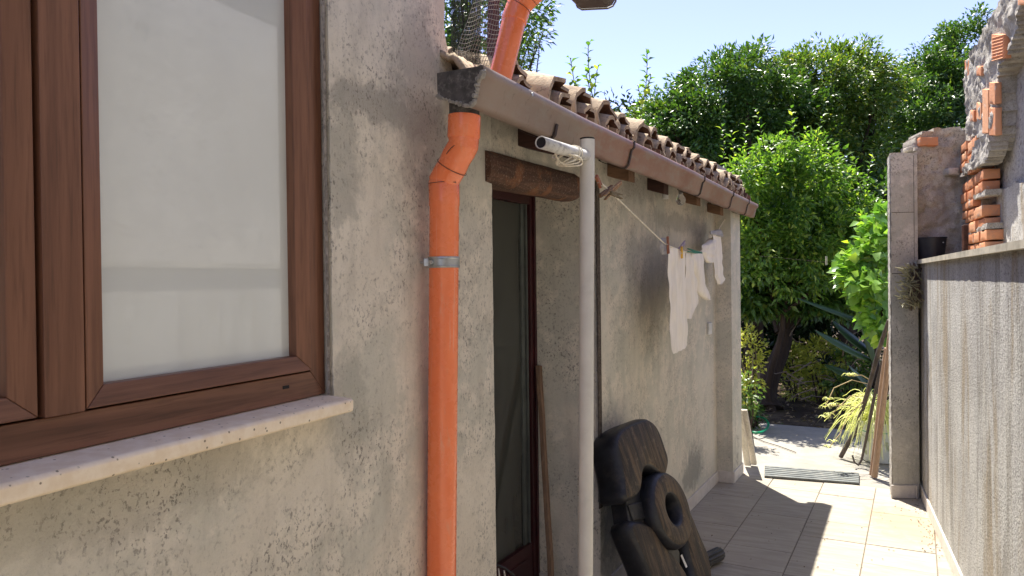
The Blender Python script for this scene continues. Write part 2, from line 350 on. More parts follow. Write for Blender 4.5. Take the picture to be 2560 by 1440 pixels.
mat_hose = simple('green_hose', (.0, .20, .085), .35); mat_hosew = simple('cream_hose', (.5, .42, .3), .5)
mat_bucket = simple('black_plastic', (.022, .023, .027), .45, 0, .2, 15, .1); mat_white = simple('white_plastic', (.6, .6, .57), .4)
mat_rust = simple('rusty_bar', (.085, .04, .03), .8, 0, .3, 30, .4)
mat_mesh = simple('steel_mesh_wire', (.17, .16, .14), .5, .3); mat_net = simple('dark_shade_net', (.028, .034, .026), .8)
mat_redpost = simple('dark_red_post', (.07, .022, .018), .6)
mat_bark = wood('bark', (.022, .014, .010), (.05, .033, .022), 2, 12, .95, .15, 1.)
# ---------------------------------------------------------------- ground
mb = MB(); mb.add([(-600, -600, -.06), (600, -600, -.06), (600, 600, -.06), (-600, 600, -.06)], [(0, 1, 2, 3)])
t = MT('garden_soil', .95, .1); o_ = t.co(); c = t.mix(t.ramp(t.noise(o_, 3, 6, .7), .4, .65), (.055, .04, .028), (.12, .09, .055))
t.color(c); t.bump(t.noise(o_, 12, 6, .7), 1., .03); mat_soil = t.mat
tag(mb.build('ground', mat_soil), None, None, None, 'structure')
mb = MB(Hc); S_END = .36
mb.box((S_END, -3.0, -.055), (2.62, 5.0, -.006))
t = MT('concrete_slab', .9, .2); o_ = t.co(); c = t.mix(t.ramp(t.noise(o_, 3, 6, .65), .35, .65), (.235, .22, .19), (.30, .28, .24)); c = t.mix(t.math('MULTIPLY', t.ramp(t.noise(o_, 20, 5, .7), .56, .68), .5), c, (.2, .18, .14))
t.color(c); t.bump(t.noise(o_, 40, 4, .6), .4, .004)
tag(mb.build('concrete_slab', t.mat), None, None, None, 'structure')
mb = MB(Hc); mb.box((-14, -2.2, -.05), (S_END, 6.0, -.005))
t = MT('tile_grout', .95, .1); t.color((.17, .145, .115)); mat_grout = t.mat
tag(mb.build('tile_bed', mat_grout), None, None, None, 'structure')
def tilefloor():
    t = MT('travertine_floor_tile', .5, .3); o = t.co(rot=(0, 0, math.atan2(N[1], N[0])*-1)); oo = t.co()
    r = t.n('ShaderNodeVectorRotate', {'Vector': t.tc.outputs['Object'], 'Angle': -math.atan2(N[1], N[0])}, rotation_type='Z_AXIS').outputs[0]
    rr = t.rnd(); off = t.n('ShaderNodeVectorMath', {0: r, 1: t.n('ShaderNodeCombineXYZ', {0: t.math('MULTIPLY', rr, 30.), 1: t.math('MULTIPLY', rr, 17.)}).outputs[0]}, operation='ADD').outputs[0]
    v = t.n('ShaderNodeMapping', {'Vector': off, 'Scale': (.16, 1, 1)}).outputs[0]
    a = t.noise(v, 22, 6, .7, .5); c = t.mix(t.ramp(a, .36, .66), (.36, .322, .26), (.25, .222, .178)); c = t.mix(t.math('MULTIPLY', t.ramp(t.noise(v, 60, 4, .7), .58, .7), .5), c, (.30, .245, .18))
    c = t.mix(t.math('MULTIPLY', rr, .35), c, (.42, .38, .31))
    c = t.mix(t.math('MULTIPLY', t.ramp(t.noise(oo, 2.2, 6, .7), .46, .64), .4), c, (.30, .26, .205))
    c = t.mix(t.math('MULTIPLY', stain_shade_mask(t, fl(2270, 1310), (.22, .4, 1)), .55), c, (.36, .25, .15))
    t.color(c); t.bump(a, .12, .003); return t.mat
mb = MB(Hc); G = .004; wcol = .367
cols = int((6.0+2.2)/wcol)
for k in range(-6, 17):
    g0 = .008+wcol*(k-0) ; rnd = random.Random(100+k)
    if k == 1: cuts = [S_END, .03, -.65, -1.346, -1.674, -2.36, -2.69]
    elif k == 2: cuts = [S_END, .0, -.65, -1.0, -1.69, -2.38]
    elif k == 3: cuts = [S_END, -.3, -.99, -1.32, -2.01]
    elif k == 0: cuts = [S_END, -.34, -1.02, -1.36, -2.05]
    else: cuts = [S_END, S_END-rnd.choice([.2, .4, .6])]
    while cuts[-1] > -13: cuts.append(cuts[-1]-rnd.choice([.69, .69, .345]))
    for a, b in zip(cuts[:-1], cuts[1:]):
        dz = rnd.uniform(-.0008, .0008); x0, x1, y0, y1 = b+G/2, a-G/2, g0+G/2, g0+wcol-G/2; e = .002
        z = dz
        mb.add([(x0, y0, -.004), (x1, y0, -.004), (x1, y1, -.004), (x0, y1, -.004), (x0+e, y0+e, z), (x1-e, y0+e, z), (x1-e, y1-e, z), (x0+e, y1-e, z)],
               [(4, 5, 6, 7), (0, 1, 5, 4), (1, 2, 6, 5), (2, 3, 7, 6), (3, 0, 4, 7)])
tag(mb.build('floor', tilefloor(), fix=False), None, None, None, 'structure')
# ---------------------------------------------------------------- wall solids with holes
def gridwall(tf, ss, zs, hole, g0, g1, jit=None):
    mb = MB(); ns, nz_ = len(ss), len(zs); idx = {}
    def vid(i, j, k):
        if (i, j, k) not in idx:
            s_, z_ = ss[i], zs[j]
            if jit: s_, z_ = jit(s_, z_)
            idx[(i, j, k)] = len(mb.v); mb.v.append(tf(s_, (g0, g1)[k], z_))
        return idx[(i, j, k)]
    solid = lambda i, j: 0 <= i < ns-1 and 0 <= j < nz_-1 and not hole((ss[i]+ss[i+1])/2, (zs[j]+zs[j+1])/2)
    for i in range(ns-1):
        for j in range(nz_-1):
            if not solid(i, j): continue
            for k in (0, 1):
                mb.f.append([vid(i, j, k), vid(i+1, j, k), vid(i+1, j+1, k), vid(i, j+1, k)]); mb.m.append(0)
            for (ni, nj, a, b) in ((i-1, j, (i, j), (i, j+1)), (i+1, j, (i+1, j), (i+1, j+1)), (i, j-1, (i, j), (i+1, j)), (i, j+1, (i, j+1), (i+1, j+1))):
                if not solid(ni, nj):
                    mb.f.append([vid(*a, 0), vid(*b, 0), vid(*b, 1), vid(*a, 1)]); mb.m.append(0)
    return mb
def fr(a, b, st): return list(np.arange(a, b-1e-6, st))+[b]
# ---------------------------------------------------------------- HOUSE (window wall)
house = root('house', 'tall house with weathered grey plaster wall around the large brown window', 'house', E0)
WS0, WS1, WZ0, WZ1 = .945, 2.40, 1.300, 2.62
ss = [0, .015]+fr(.03, .33, .1)[:-1]+[.34, .355, .45, .6, .75, .9, WS0, WS0+.01]+fr(1.1, 2.3, .3)[:-1]+[WS1, 3, 4, 6, 9, 12]
zs = fr(0, 1.25, .025)+[WZ0]+fr(1.32, WZ1, .02)+fr(2.64, 2.84, .04)
def jit(s_, z_):
    if s_ < .001: s_ += .007*nz(z_*9, 1)+.003*nz(z_*40, 5)
    elif abs(s_-.34) < .002 and z_ > 2.3:
        s_ = .345+.010*nz(z_*11, 7)+.004*nz(z_*45, 3)-(.055*max(0, 1-(z_-2.3)/.16)**1.5)
    elif abs(s_-WS0) < .001 and z_ > WZ0+.005: s_ -= .004*nz(z_*30, 9)+.002*nz(z_*90, 9)
    return s_, z_
def hole(s_, z_):
    if WS0 < s_ < WS1 and WZ0 < z_ < WZ1: return True
    return s_ < .34 and z_ > 2.27
wmb = gridwall(Vc, ss, zs, hole, 0, -.30, jit)
wmb.build('wall', mat_wall, house, smooth=True, angle=35)
# jamb filler (grey sealant strip beside the frame)
mb = MB(Vc); mb.grid(lambda a, b: (.947+.012*a+.0015*nz(b*40, a*9), -.012+.008*a, 1.318+b*1.3), 2, 90)
mb.build('jamb_seal', simple('jamb_mortar', (.30, .27, .235), .9, 0, .3, 60, .8, .1, (.08, .05, .04), .6), house, solid=.006)
# sill
mb = MB(Vc); mb.prism([(-.04, 1.281), (.062, 1.277), (.068, 1.281), (.068, 1.305), (.062, 1.311), (-.04, 1.316)], 0, .952, 2.62)
tag(mb.build('window_sill', mat_sill, house, bevel=.003), 'pale travertine sill slab')
# window
win = MB(Vc)
def rail(mbx, poly_out, poly_in, g0, g1, gi):      # quad face between outer edge and inner edge with thickness
    (a, b), (c, d) = poly_out, poly_in
    mbx.add([(a[0], g1, a[1]), (b[0], g1, b[1]), (d[0], gi, d[1]), (c[0], gi, c[1]), (a[0], g0, a[1]), (b[0], g0, b[1]), (d[0], g0, d[1]), (c[0], g0, c[1])],
            [(0, 1, 2, 3), (4, 7, 6, 5), (0, 4, 5, 1), (3, 2, 6, 7), (0, 3, 7, 4), (1, 5, 6, 2)])
def frame4(parent, name, s0, s1, z0, z1, wd, wb, g0, g1, gi):
    wv = MB(Vc); wh = MB(Vc)
    rail(wv, ((s0, z0), (s0, z1)), ((s0+wd, z0+wb), (s0+wd, z1-wb)), g0, g1, gi)
    rail(wv, ((s1, z0), (s1, z1)), ((s1-wd, z0+wb), (s1-wd, z1-wb)), g0, g1, gi)
    rail(wh, ((s0, z0), (s1, z0)), ((s0+wd, z0+wb), (s1-wd, z0+wb)), g0, g1, gi)
    rail(wh, ((s0, z1), (s1, z1)), ((s0+wd, z1-wb), (s1-wd, z1-wb)), g0, g1, gi)
    o = wv; n0 = len(wv.v); wv.v += wh.v; wv.f += [[i+n0 for i in f] for f in wh.f]; wv.m += [1]*len(wh.m)
    return wv.build(name, [mat_fr_v, mat_fr_h], parent, bevel=.0025, seg=2)
window = frame4(house, 'window', .950, 2.385, 1.317, 2.60, .056, .064, -.10, -.022, -.022)
tag(window, 'brown wood-grain double window')
mb = MB(Vc); mb.box((.99, -.10, 1.34), (2.35, -.055, 2.57)); mb.build('gasket', mat_seal, window)
# sashes (raised lip, chamfered towards the glass)
for (s0, s1) in ((1.0095, 1.6085), (1.694, 2.325)):
    sa = frame4(window, 'sash', s0, s1, 1.385, 2.53, .042, .038, -.07, -.014, -.026)
    mb = MB(Vc); mb.add([(s0+.035, -.050, 1.418), (s1-.035, -.050, 1.418), (s1-.035, -.050, 2.50), (s0+.035, -.050, 2.50)], [(0, 1, 2, 3)])
    mb.box((s0+.03, -.056, 1.41), (s1-.03, -.053, 2.51)); mb.build('pane', mat_glass, window)
mb = MB(Vc); mb.box((1.6135, -.06, 1.3825), (1.685, -.010, 2.535)); mb.build('mullion', mat_fr_v, window, bevel=.0025)
mb = MB(Vc); mb.box((1.086, -.0225, 1.350), (1.107, -.0205, 1.3575)); mb.build('drain_slot', mat_seal, window, bevel=.0)
# eave of the tall house, out over the wall (its far gutter end shows at the top of the picture)
q = at(1489, 10, 2.43)
eg = root('eave_gutter', 'dark brown rounded gutter end high up against the blue sky', 'gutter', q)
prof = [(-.064, .09), (-.064, .014), (-.058, -.004), (-.044, -.013), (.038, -.015), (.054, -.009), (.063, .005), (.066, .09)]
ex_ = unit(np.array([.985, -.17, 0]))
tg = lambda x, y, z: q+ex_*x-W*y+ZU*z
mb = MB(tg); mb.add([(x, 0, z) for x, z in prof]+[(x, 4.5, z) for x, z in prof], [tuple(range(8))]+[(i, i+1, i+9, i+8) for i in range(7)])
mb.build('trough', simple('dark_brown_gutter', (.075, .055, .048), .5), eg, bevel=.004)
mb = MB(tg); mb.tube([(x*1.03, -.001, z*1.03-.001) for x, z in prof], .0035, 6); mb.build('rim', simple('grey_rim', (.16, .15, .14), .5), eg)
# ---------------------------------------------------------------- LOW OUTBUILDING
low = root('outbuilding', 'low tiled outbuilding with grey plaster wall, doorway and pilaster', 'outbuilding', A)
DL, DR = -3.497, -2.46
ss = [DL, DL+.01]+fr(-3.3, DR-.0, .2)+[DR+.012]+fr(-2.3, .36, .19)
zs = fr(0, 2.0, .025)+[2.03, 2.085, 2.13, 2.2, 2.25]
def jit2(s_, z_):
    if abs(s_-DR) < .002: s_ += .004*nz(z_*13, 21)+.003*nz(z_*50, 2)
    return s_, z_
g_hole = lambda s_, z_: (s_ < DR and z_ < 2.085)
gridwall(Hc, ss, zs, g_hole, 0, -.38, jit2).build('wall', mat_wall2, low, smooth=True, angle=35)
# reveal, behind the door opening on its far side
mb = MB(Hc); mb.grid(lambda a, b: (DR-.002+.003*nz(a*6, b*20, 4), -.003-.42*a, b*2.06), 6, 50); mb.build('door_reveal', mat_wall, low, solid=.004, smooth=True)
# exposed dark edge between reveal and wall
mb = MB(Hc); mb.grid(lambda a, b: (DR-.016+.042*a+(.005*nz(b*22, 1)+.004*nz(b*70, 3))*(1-a)-.004, .003, .47+b*1.62), 2, 120)
tag(mb.build('exposed_edge', simple('dark_old_mortar', (.085, .07, .058), .95, 0, .3, 40, 1., .1, (.2, .17, .14), .6), low, solid=.005), 'dark chipped edge strip')
# pilaster
ss = [0, .02, .15, .30, .345]; zs = fr(0, 2.15, .04)
gridwall(Hc, ss, zs, lambda a, b: False, .12, -.02, lambda s_, z_: (s_+(.002*nz(z_*20, s_)), z_)).build('pilaster', mat_wall2, low, smooth=True, angle=35)
# interior backing + door
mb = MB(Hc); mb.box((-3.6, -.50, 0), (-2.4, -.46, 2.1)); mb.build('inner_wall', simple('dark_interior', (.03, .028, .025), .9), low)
mb = MB(Hc); mb.box((-4.0, -2.6, 0), (.36, -2.5, 3.2)); mb.box((.26, -2.5, 0), (.36, -.38, 2.3)); mb.build('back_wall', mat_wall2, low)
door = MB(Hc)
door.box((-2.515, -.40, .03), (-2.462, -.345, 2.07)); door.box((-3.55, -.40, .03), (-3.45, -.345, 2.07)); door.box((-3.45, -.40, .03), (-2.515, -.352, .26)); door.box((-3.45, -.40, 1.99), (-2.515, -.345, 2.07))
door.box((-3.3, -.352, .07), (-2.58, -.347, .09)); door.box((-3.3, -.352, .19), (-2.58, -.347, .20)); door.box((-2.485, -.345, .03), (-2.468, -.335, 2.07))
dr = door.build('door', mat_maroon, low, bevel=.004); tag(dr, 'dark maroon glazed door')
t = MT('dark_door_glass', .06, .6); c = t.mix(t.ramp(t.noise(t.co((1, 1, .5)), 2.2, 3, .5), .42, .6), (.035, .036, .032), (.055, .058, .05)); t.color(c)
mb = MB(Hc); mb.box((-3.46, -.385, .25), (-2.56, -.375, 2.0)); mb.build('pane', t.mat, dr)
mb = MB(Hc); mb.box((-2.575, -.38, .25), (-2.545, -.366, 2.0)); mb.box((-2.535, -.38, .25), (-2.52, -.358, 2.0)); mb.build('glazing_bead', simple('grey_bead', (.09, .10, .09), .5), dr, bevel=.002)
# lintel log
mb = MB(); n = 18; pts = 26; o = 0; rows = []
for i in range(pts+1):
    a = i/pts; s_ = -3.55+a*.885
    zc = 2.022+.012*a; shrink = 1-.35*max(0, (a-.93)/.07)**2
    for k in range(n):
        an = 2*math.pi*k/n; ce, si = math.cos(an), math.sin(an)
        sq = lambda v: math.copysign(abs(v)**.75, v)
        r = .066*shrink*(1+.05*nz(a*3, k*.6)+.03*nz(a*12, k*.9))
        mb.v.append(Hc(s_+.012*nz(k*.8, 3)*(a > .97), -.045+sq(ce)*.075*shrink*(1+.05*nz(a*4, k)), zc+sq(si)*r))
for i in range(pts):
    for k in range(n): mb.f.append([i*n+k, i*n+(k+1) % n, (i+1)*n+(k+1) % n, (i+1)*n+k]); mb.m.append(0)
mb.f.append([pts*n+k for k in range(n)]); mb.m.append(0); mb.f.append([k for k in range(n)][::-1]); mb.m.append(0)
tag(mb.build('lintel', mat_beam, low, smooth=True, angle=60), 'rough dark log lintel over the door')
# rafters
for (s0, wd, L, mt, z) in ((-3.285, .10, .24, mat_raftd, 2.205), (-2.317, .095, .115, mat_raft, 2.200), (-1.674, .095, .10, mat_raftd, 2.196), (-.936, .10, .10, mat_raft, 2.19), (-.25, .10, .10, mat_raft, 2.175)):
    mb = MB(Hc); k = .30
    mb.add([(s, g, zz-k*g) for s in (s0, s0+wd) for g in (-.35, L) for zz in (z-.068, z)], [(0, 1, 3, 2), (4, 6, 7, 5), (0, 4, 5, 1), (2, 3, 7, 6), (0, 2, 6, 4), (1, 5, 7, 3)])
    mb.build('rafter', mt, low, bevel=.004)
# skirting tiles
def skirt(parent, tf, s0, s1, g, zt=.09, step=.345, ax=0, z0=.002, th=.011):
    mb = MB(tf); s_ = s0
    while s_ < s1-1e-3:
        e = min(s_+step, s1)
        if ax == 0: mb.box((s_+.0015, g, z0), (e-.0015, g+th, zt))
        else: mb.box((g, s_+.0015, z0), (g+th, e-.0015, zt))
        s_ = e
    return mb.build('skirting', mat_skirt, parent, bevel=.0015)
skirt(low, Hc, DR+.03, -.002, .001); skirt(low, Hc, 0, .345, .121, z0=.0025)
skirt(low, Hc, .011, .131, -.0125, ax=1); skirt(low, Hc, -.34, .0, DR-.016, ax=1)
# switch box
mb = MB(Hc); mb.box((-.30, .0, 1.18), (-.21, .022, 1.27)); sb = mb.build('switch_box', mat_white, low, bevel=.008, seg=3)
# roof
mb = MB(Hc); k = .30
z_at = lambda g: 2.262-k*g
mb.add([(s, g, z_at(g)+d) for s in (-3.86, .36) for g in (-2.4, .12) for d in (-.03, 0)], [(0, 1, 3, 2), (4, 6, 7, 5), (0, 4, 5, 1), (2, 3, 7, 6), (0, 2, 6, 4), (1, 5, 7, 3)], 2)
def coppo(sc0, g_low, L, lift, r0, r1, thick, jr, up=True, rag=0.):
    nA, nL = 12, 8; base = len(mb.v); layers = []
    for lay, dr_ in ((0, 0), (1, -thick)):
        for i in range(nL+1):
            a = i/nL; g = g_low-L*a; r = r0+(r1-r0)*a
            for j in range(nA+1):
                an = math.pi*(j/nA)*1.0
                rr_ = (r+dr_)*(1+.03*nz(a*3+sc0*7, j*.4))
                gg = g+(rag*nz(j*.9, sc0*5)*(1 if i == 0 else 0))
                x = sc0+jr*a+rr_*math.cos(an)*1.0; zz = rr_*math.sin(an)*1.22
                if not up: zz = -zz*.8
                mb.v.append(Hc(x, gg, z_at(g)+lift+zz+(.02*a)))
    row = nA+1; off = (nL+1)*row
    for i in range(nL):
        for j in range(nA):
            a0 = base+i*row+j; mb.f.append([a0, a0+1, a0+row+1, a0+row]); mb.m.append(0)
            b0 = a0+off; mb.f.append([b0, b0+row, b0+row+1, b0+1]); mb.m.append(1)
    for j in range(nA):
        a0 = base+j; mb.f.append([a0, a0+off, a0+off+1, a0+1]); mb.m.append(0)
        a0 = base+nL*row+j; mb.f.append([a0, a0+1, a0+off+1, a0+off]); mb.m.append(0)
    for i in range(nL):
        for j in (0, nA):
            a0 = base+i*row+j; mb.f.append([a0, a0+row, a0+row+off, a0+off]); mb.m.append(0)
apex = [-3.45, -3.22, -2.965, -2.735, -2.49, -2.27, -2.03, -1.80, -1.56, -1.32, -1.08, -.84, -.60, -.36, -.12, .12, .31]
for i, s_ in enumerate(apex):
    r1_ = random.uniform; dz = r1_(-.006, .010)
    for row in range(6 if s_ < -.02 else 1):
        g = .16+r1_(-.02, .02)-row*.34; 
        if row == 0 and i == 0: g -= .06
        coppo(s_+r1_(-.008, .008), g, .44, .062+dz, .106*r1_(.93, 1.04), .088, .015, r1_(-.01, .01), True, .03)
        if row == 0: coppo(s_+.015, g+.02, .3, .040+dz*.5, .075, .066, .014, 0, True, .02)
        coppo(s_+.12+r1_(-.006, .006), g+.03, .44, .082, .085, .072, .014, r1_(-.01, .01), False, .02)
mb.build('roof', [mat_tile, mat_tilein, simple('roof_deck', (.12, .09, .07), .9)], low, smooth=True, angle=45, fix=False)
# mortar bed at the near end of the roof, stone at the far end
mb = MB(Hc)
mb.grid(lambda a, b: (-3.87+.30*b, .13-.45*a, 2.315+.13*a-.02*b-.06*max(0, .12-a)/.12+.012*nz(a*9, b*8)+.006*nz(a*30, b*30)), 26, 26); mb.build('roof_mortar', mat_tile, low, smooth=True, solid=.02)
q0 = Hc(.22, -.12, 0)
mb = MB(Hc); mb.grid(lambda a, b: (.10+.02*nz(b*4, a*4), 0, 0), 1, 1); mb = MB(Hc)
roughbox(mb, lambda u, v, w: Hc(.06+.28*u, -.50+.52*v, 2.25+.26*w), 8); st = mb.build('verge_stone', mat_rubble, low, weld=True, smooth=True); tag(st, 'square grey stone block on the roof end')
# light bulb and white socket under the eave
p = at(1702, 500, 4.62); lb = root('light_bulb', 'clear glass bulb hanging under the eave between two rafter ends', 'light bulb', p)
t = MT('clear_bulb_glass', .03, .5); t.color((.85, .85, .85)); t.inp('Transmission Weight', .85); t.inp('IOR', 1.3)
mb = MB(lambda x, y, z: p+np.array([x, y, z])); mb.lathe([(.001, -.034), (.018, -.028), (.030, -.010), (.030, .006), (.020, .026), (.013, .040)], 20); mb.build('bulb', t.mat, lb, smooth=True)
mb = MB(lambda x, y, z: p+np.array([x, y, z])); mb.tube([(0, 0, .036), (0, 0, .075)], .015, 12); mb.build('socket', mat_zinc, lb, smooth=True)
p = at(1663, 494, 4.5); mb = MB(lambda x, y, z: p+np.array([x, y, z])); mb.lathe([(.001, .05), (.012, .05), (.020, .02), (.021, -.008), (.001, -.010)], 16)
tag(mb.build('lamp_socket', mat_white, loc=p, smooth=True), 'small white lamp socket under the second short rafter end', 'lamp socket')
# ---------------------------------------------------------------- GUTTER
G0 = np.array([-.078, 2.107, 0]); G1 = np.array([2.044, 6.14, 0]); GD = unit(G1-G0); GN = np.array([GD[1], -GD[0], 0]); GL = np.linalg.norm(G1-G0)
def Gc(s_, g, z): return G0+GD*s_+GN*g+ZU*z
gut = root('gutter', 'long brown sheet-metal gutter under the roof tile edge', 'gutter', Hc(-1.8, .27, 2.1))
prof = [(-.150, 2.212), (-.149, 2.16), (-.146, 2.146), (-.132, 2.139), (-.056, 2.108), (-.036, 2.106), (-.026, 2.116), (-.010, 2.178), (.002, 2.186), (.006, 2.196), (.004, 2.212), (-.006, 2.218), (-.012, 2.212)]
mb = MB(Gc); nS = 60
mb.grid(lambda a, b: (a*GL, prof[int(round(b*(len(prof)-1)))][0]+.002*nz(a*14, b*2), prof[int(round(b*(len(prof)-1)))][1]+.003*nz(a*9, 3)-.004*math.sin(a*9)), nS, len(prof)-1)
mb.build('trough', mat_gutter, gut, smooth=True, solid=.003, angle=80)
pe = [(x, z) for x, z in prof[:11]]
mb = MB(Gc); mb.add([(.0, x, z) for x, z in pe]+[(-.004, x, z) for x, z in pe], [tuple(range(11)), tuple(range(11, 22))[::-1]]+[(i, (i+1) % 11, 11+(i+1) % 11, 11+i) for i in range(11)])
mb.build('end_cap', mat_capmetal, gut)
mb = MB(Gc); mb.add([(GL, x, z) for x, z in pe]+[(GL+.004, x, z) for x, z in pe], [tuple(range(11))[::-1], tuple(range(11, 22))]+[(i, 11+i, 11+(i+1) % 11, (i+1) % 11) for i in range(11)])
mb.build('end_cap', mat_gutter, gut)
mb = MB(Gc)   # grey sealant bead smeared along the near end seam
for i in range(60):
    a = i/59; k0 = a*9; j = int(k0); u_ = k0-j; x = pe[j][0]*(1-u_)+pe[min(10, j+1)][0]*u_; z = pe[j][1]*(1-u_)+pe[min(10, j+1)][1]*u_
    if a > .22: mb.tube([(-.006+random.uniform(-.003, .004), x-.004, z-.002), (.006, x+.002, z+random.uniform(-.003, .003))], random.uniform(.004, .008), 6)
mb.build('sealant', simple('grey_sealant', (.30, .28, .25), .6, 0, .2, 40, .6), gut, smooth=True)
mb = MB(Gc)
c0 = at(1161, 290, 2.225)
mb.tf = None; mb.tube([c0-ZU*.01, c0+ZU*.045], .0455, 24)
mb.build('outlet', mat_capmetal, gut)
mb = MB(Gc); qv = Gc(.31, .006, 2.200); mb.tube([(.31, .004, 2.198), (.31, .0085, 2.198)], .006, 10); mb.build('rivet', mat_zinc, gut)
for s_ in (.54, 1.33, 2.66, 3.53, 4.13):
    mb = MB(Gc); P_ = [(-.156, 2.20), (-.156, 2.142), (-.135, 2.131), (-.056, 2.100), (-.032, 2.099), (-.018, 2.114), (-.003, 2.176), (.009, 2.188), (.010, 2.215), (-.004, 2.226), (-.012, 2.22)]
    if s_ < .6: P_ = P_[:6]+[(-.010, 2.150)]
    mb.add([(s_+d, x, z-.004*math.sin(s_/GL*9)) for x, z in P_ for d in (-.009, .009)], [(2*i, 2*i+1, 2*i+3, 2*i+2) for i in range(len(P_)-1)])
    mb.build('bracket', mat_bracket, gut, solid=.003)
# ---------------------------------------------------------------- ORANGE DRAINPIPE
YP = 2.24
def P3(x, y, Y=YP): return at(x, y, Y)
def pipe(mbx, pts, r, n=32): mbx.tube(pts, r, n)
dp = root('drainpipe', 'orange plastic drainpipe running down the wall beside the window', 'drainpipe', P3(1106, 1500, 2.29)*np.array([1, 1, 0]))
Pa = P3(1161, 290, 2.225); Pb = P3(1159, 352, 2.225); Pc = P3(1133, 412, 2.25); Pd = P3(1110, 452, 2.275); Pe = P3(1109, 520, 2.278); Pf = P3(1103, 1440, 2.29); Pf = Pe+(Pf-Pe)*1.75
col_ = MB(); up = unit(Pa-Pb)
col_.tube([Pa+up*.002, Pa, Pb+up*.012, Pb+up*.006], [.044, .0492, .0492, .047], 36); col_.build('collar', mat_orange, dp, smooth=True)
el = MB(); el.tube([Pb+up*.01, Pb-up*.015, Pb*.72+Pc*.28+np.array([.003, 0, -.004]), Pb*.35+Pc*.65, Pc, Pc*.35+Pd*.65+np.array([-.002, 0, -.002]), Pd+ZU*.004, Pd-ZU*.02], .0458, 36)
el.build('elbow', mat_orange, dp, smooth=True, angle=25)
mb = MB(); mb.tube([Pd+ZU*.002, Pd-ZU*.001, Pd-ZU*.075, Pd-ZU*.082, Pf+(Pd-ZU*.082-Pf)*.5, Pf], [.045, .0472, .0472, .0455, .0455, .0455], 36); mb.build('pipe', mat_orange, dp, smooth=True)
def loop(mbx, cen, nrm, r, rad, n=40, a0=0, a1=2*math.pi, ex=1.):
    nrm = unit(nrm); h = ZU if abs(nrm[2]) < .9 else np.array([1., 0, 0]); x = unit(np.cross(h, nrm)); y = np.cross(nrm, x)
    mbx.tube([cen+r*(x*math.cos(a0+(a1-a0)*i/n)*ex+y*math.sin(a0+(a1-a0)*i/n)) for i in range(n+1)], rad, 6)
mb = MB(); loop(mb, Pb*.60+Pc*.40, unit(np.array([-.55, 0, .85])*-1)+np.array([0, -.25, 0]), .0492, .0011); loop(mb, Pc*.85+Pd*.15, unit(np.array([.5, 0, .85]))+np.array([0, -.3, 0]), .0492, .0011); loop(mb, Pd-ZU*.004, ZU+np.array([-.08, -.1, 0]), .048, .0011)
mb.tube([Pd+np.array([.034, -.036, -.004]), Pd+np.array([.040, -.042, -.012]), Pd+np.array([.032, -.044, -.010])], .0011, 6)
tag(mb.build('wire_tie', mat_wire, dp), 'thin rusty wire wound round the elbow')
Ax = Pd-ZU*.082; zc_ = P3(1110, 656, 2.28)[2]; cc = Ax+(Pf-Ax)*((Ax[2]-zc_)/(Ax[2]-Pf[2])); ph = MB(lambda x, y, z: cc+np.array([x, y, z]))
ph.lathe([(.0456, -.017), (.0487, -.017), (.0500, -.011), (.0485, -.009), (.0485, .009), (.0500, .011), (.0487, .017), (.0456, .017)], 40); cl = ph.build('clamp', mat_zinc, dp, smooth=True, angle=30)
mb = MB(lambda x, y, z: cc+np.array([x, y, z])); mb.tube([(-.033, -.034, 0), (-.037, -.042, 0)], [.009, .007], 12); mb.build('screw', mat_zinc, cl); mb = MB(lambda x, y, z: cc+np.array([x, y, z])); mb.box((-.060, -.022, -.012), (-.044, .010, .012)); mb.tube([(-.05, .0, 0), (-.085, .012, 0)], .004, 8); mb.build('stand_off', mat_zinc, cl, bevel=.002)
# upper orange pipe
q1 = at(1250, 196, 2.40); q2 = at(1285, 52, 2.43); q3 = at(1299, 8, 2.44); q4 = at(1345, -34, 2.42); q5 = at(1420, -80, 2.36)
up_ = root('roof_drainpipe', 'upper orange drainpipe slanting down into the near end of the gutter', 'drainpipe', q1)
dd = unit(q2-q1)
mb = MB(); mb.tube([q1-dd*.04, q1, q1*.45+q2*.55, q1*.44+q2*.56, q2-dd*.002], [.0375, .0375, .0385, .0385, .0390], 32); mb.build('pipe', mat_orange, up_, smooth=True)
mb = MB(); mb.tube([q2-dd*.006, q2, q3-dd*.01, q3+(q4-q3)*.35, q4, q5], [.040, .042, .042, .042, .042, .042], 32); mb.build('elbow', mat_orange, up_, smooth=True, angle=22)
mb = MB(); loop(mb, q3*.8+q2*.2, dd*.6+unit(q4-q3)*.5, .0445, .0009); loop(mb, q3+(q4-q3)*.5, unit(q4-q3), .0432, .0009); mb.build('wire_tie', mat_wire, up_)
# ---------------------------------------------------------------- STEEL POST with arm
pt = at(1468, 348, 2.67); pb = at(1464, 1440, 2.67); pdn = pb+(pb-pt)*(pb[2]/(pt[2]-pb[2])); pdn[2] = 0
post = root('post', 'grey painted steel post standing in front of the doorway', 'post', pdn)
mb = MB(); mb.tube([pdn, pt], .0268, 28); mb.build('pole', mat_pole, post, smooth=True)
mb = MB(); mb.tube([pt-ZU*.002, pt+ZU*.0015], .0272, 28); mb.tube([pt+ZU*.0015, pt+ZU*.004], .0255, 28); mb.build('cap', mat_black, post, smooth=True)
a1 = at(1352, 356, 2.34); a2 = pt-ZU*.062+np.array([0, .0, 0])
ad = unit(a2-a1)
mb = MB(); mb.tube([a1, a2-ad*.012], .0188, 24, cap=False); arm = mb.build('arm', mat_arm, post, smooth=True, solid=.003); tag(arm, 'scratched white pipe arm with drilled holes')
mb = MB(); mb.tube([a1+ad*.004, a1+ad*.006], .0180, 24); mb.build('opening', mat_black, arm)
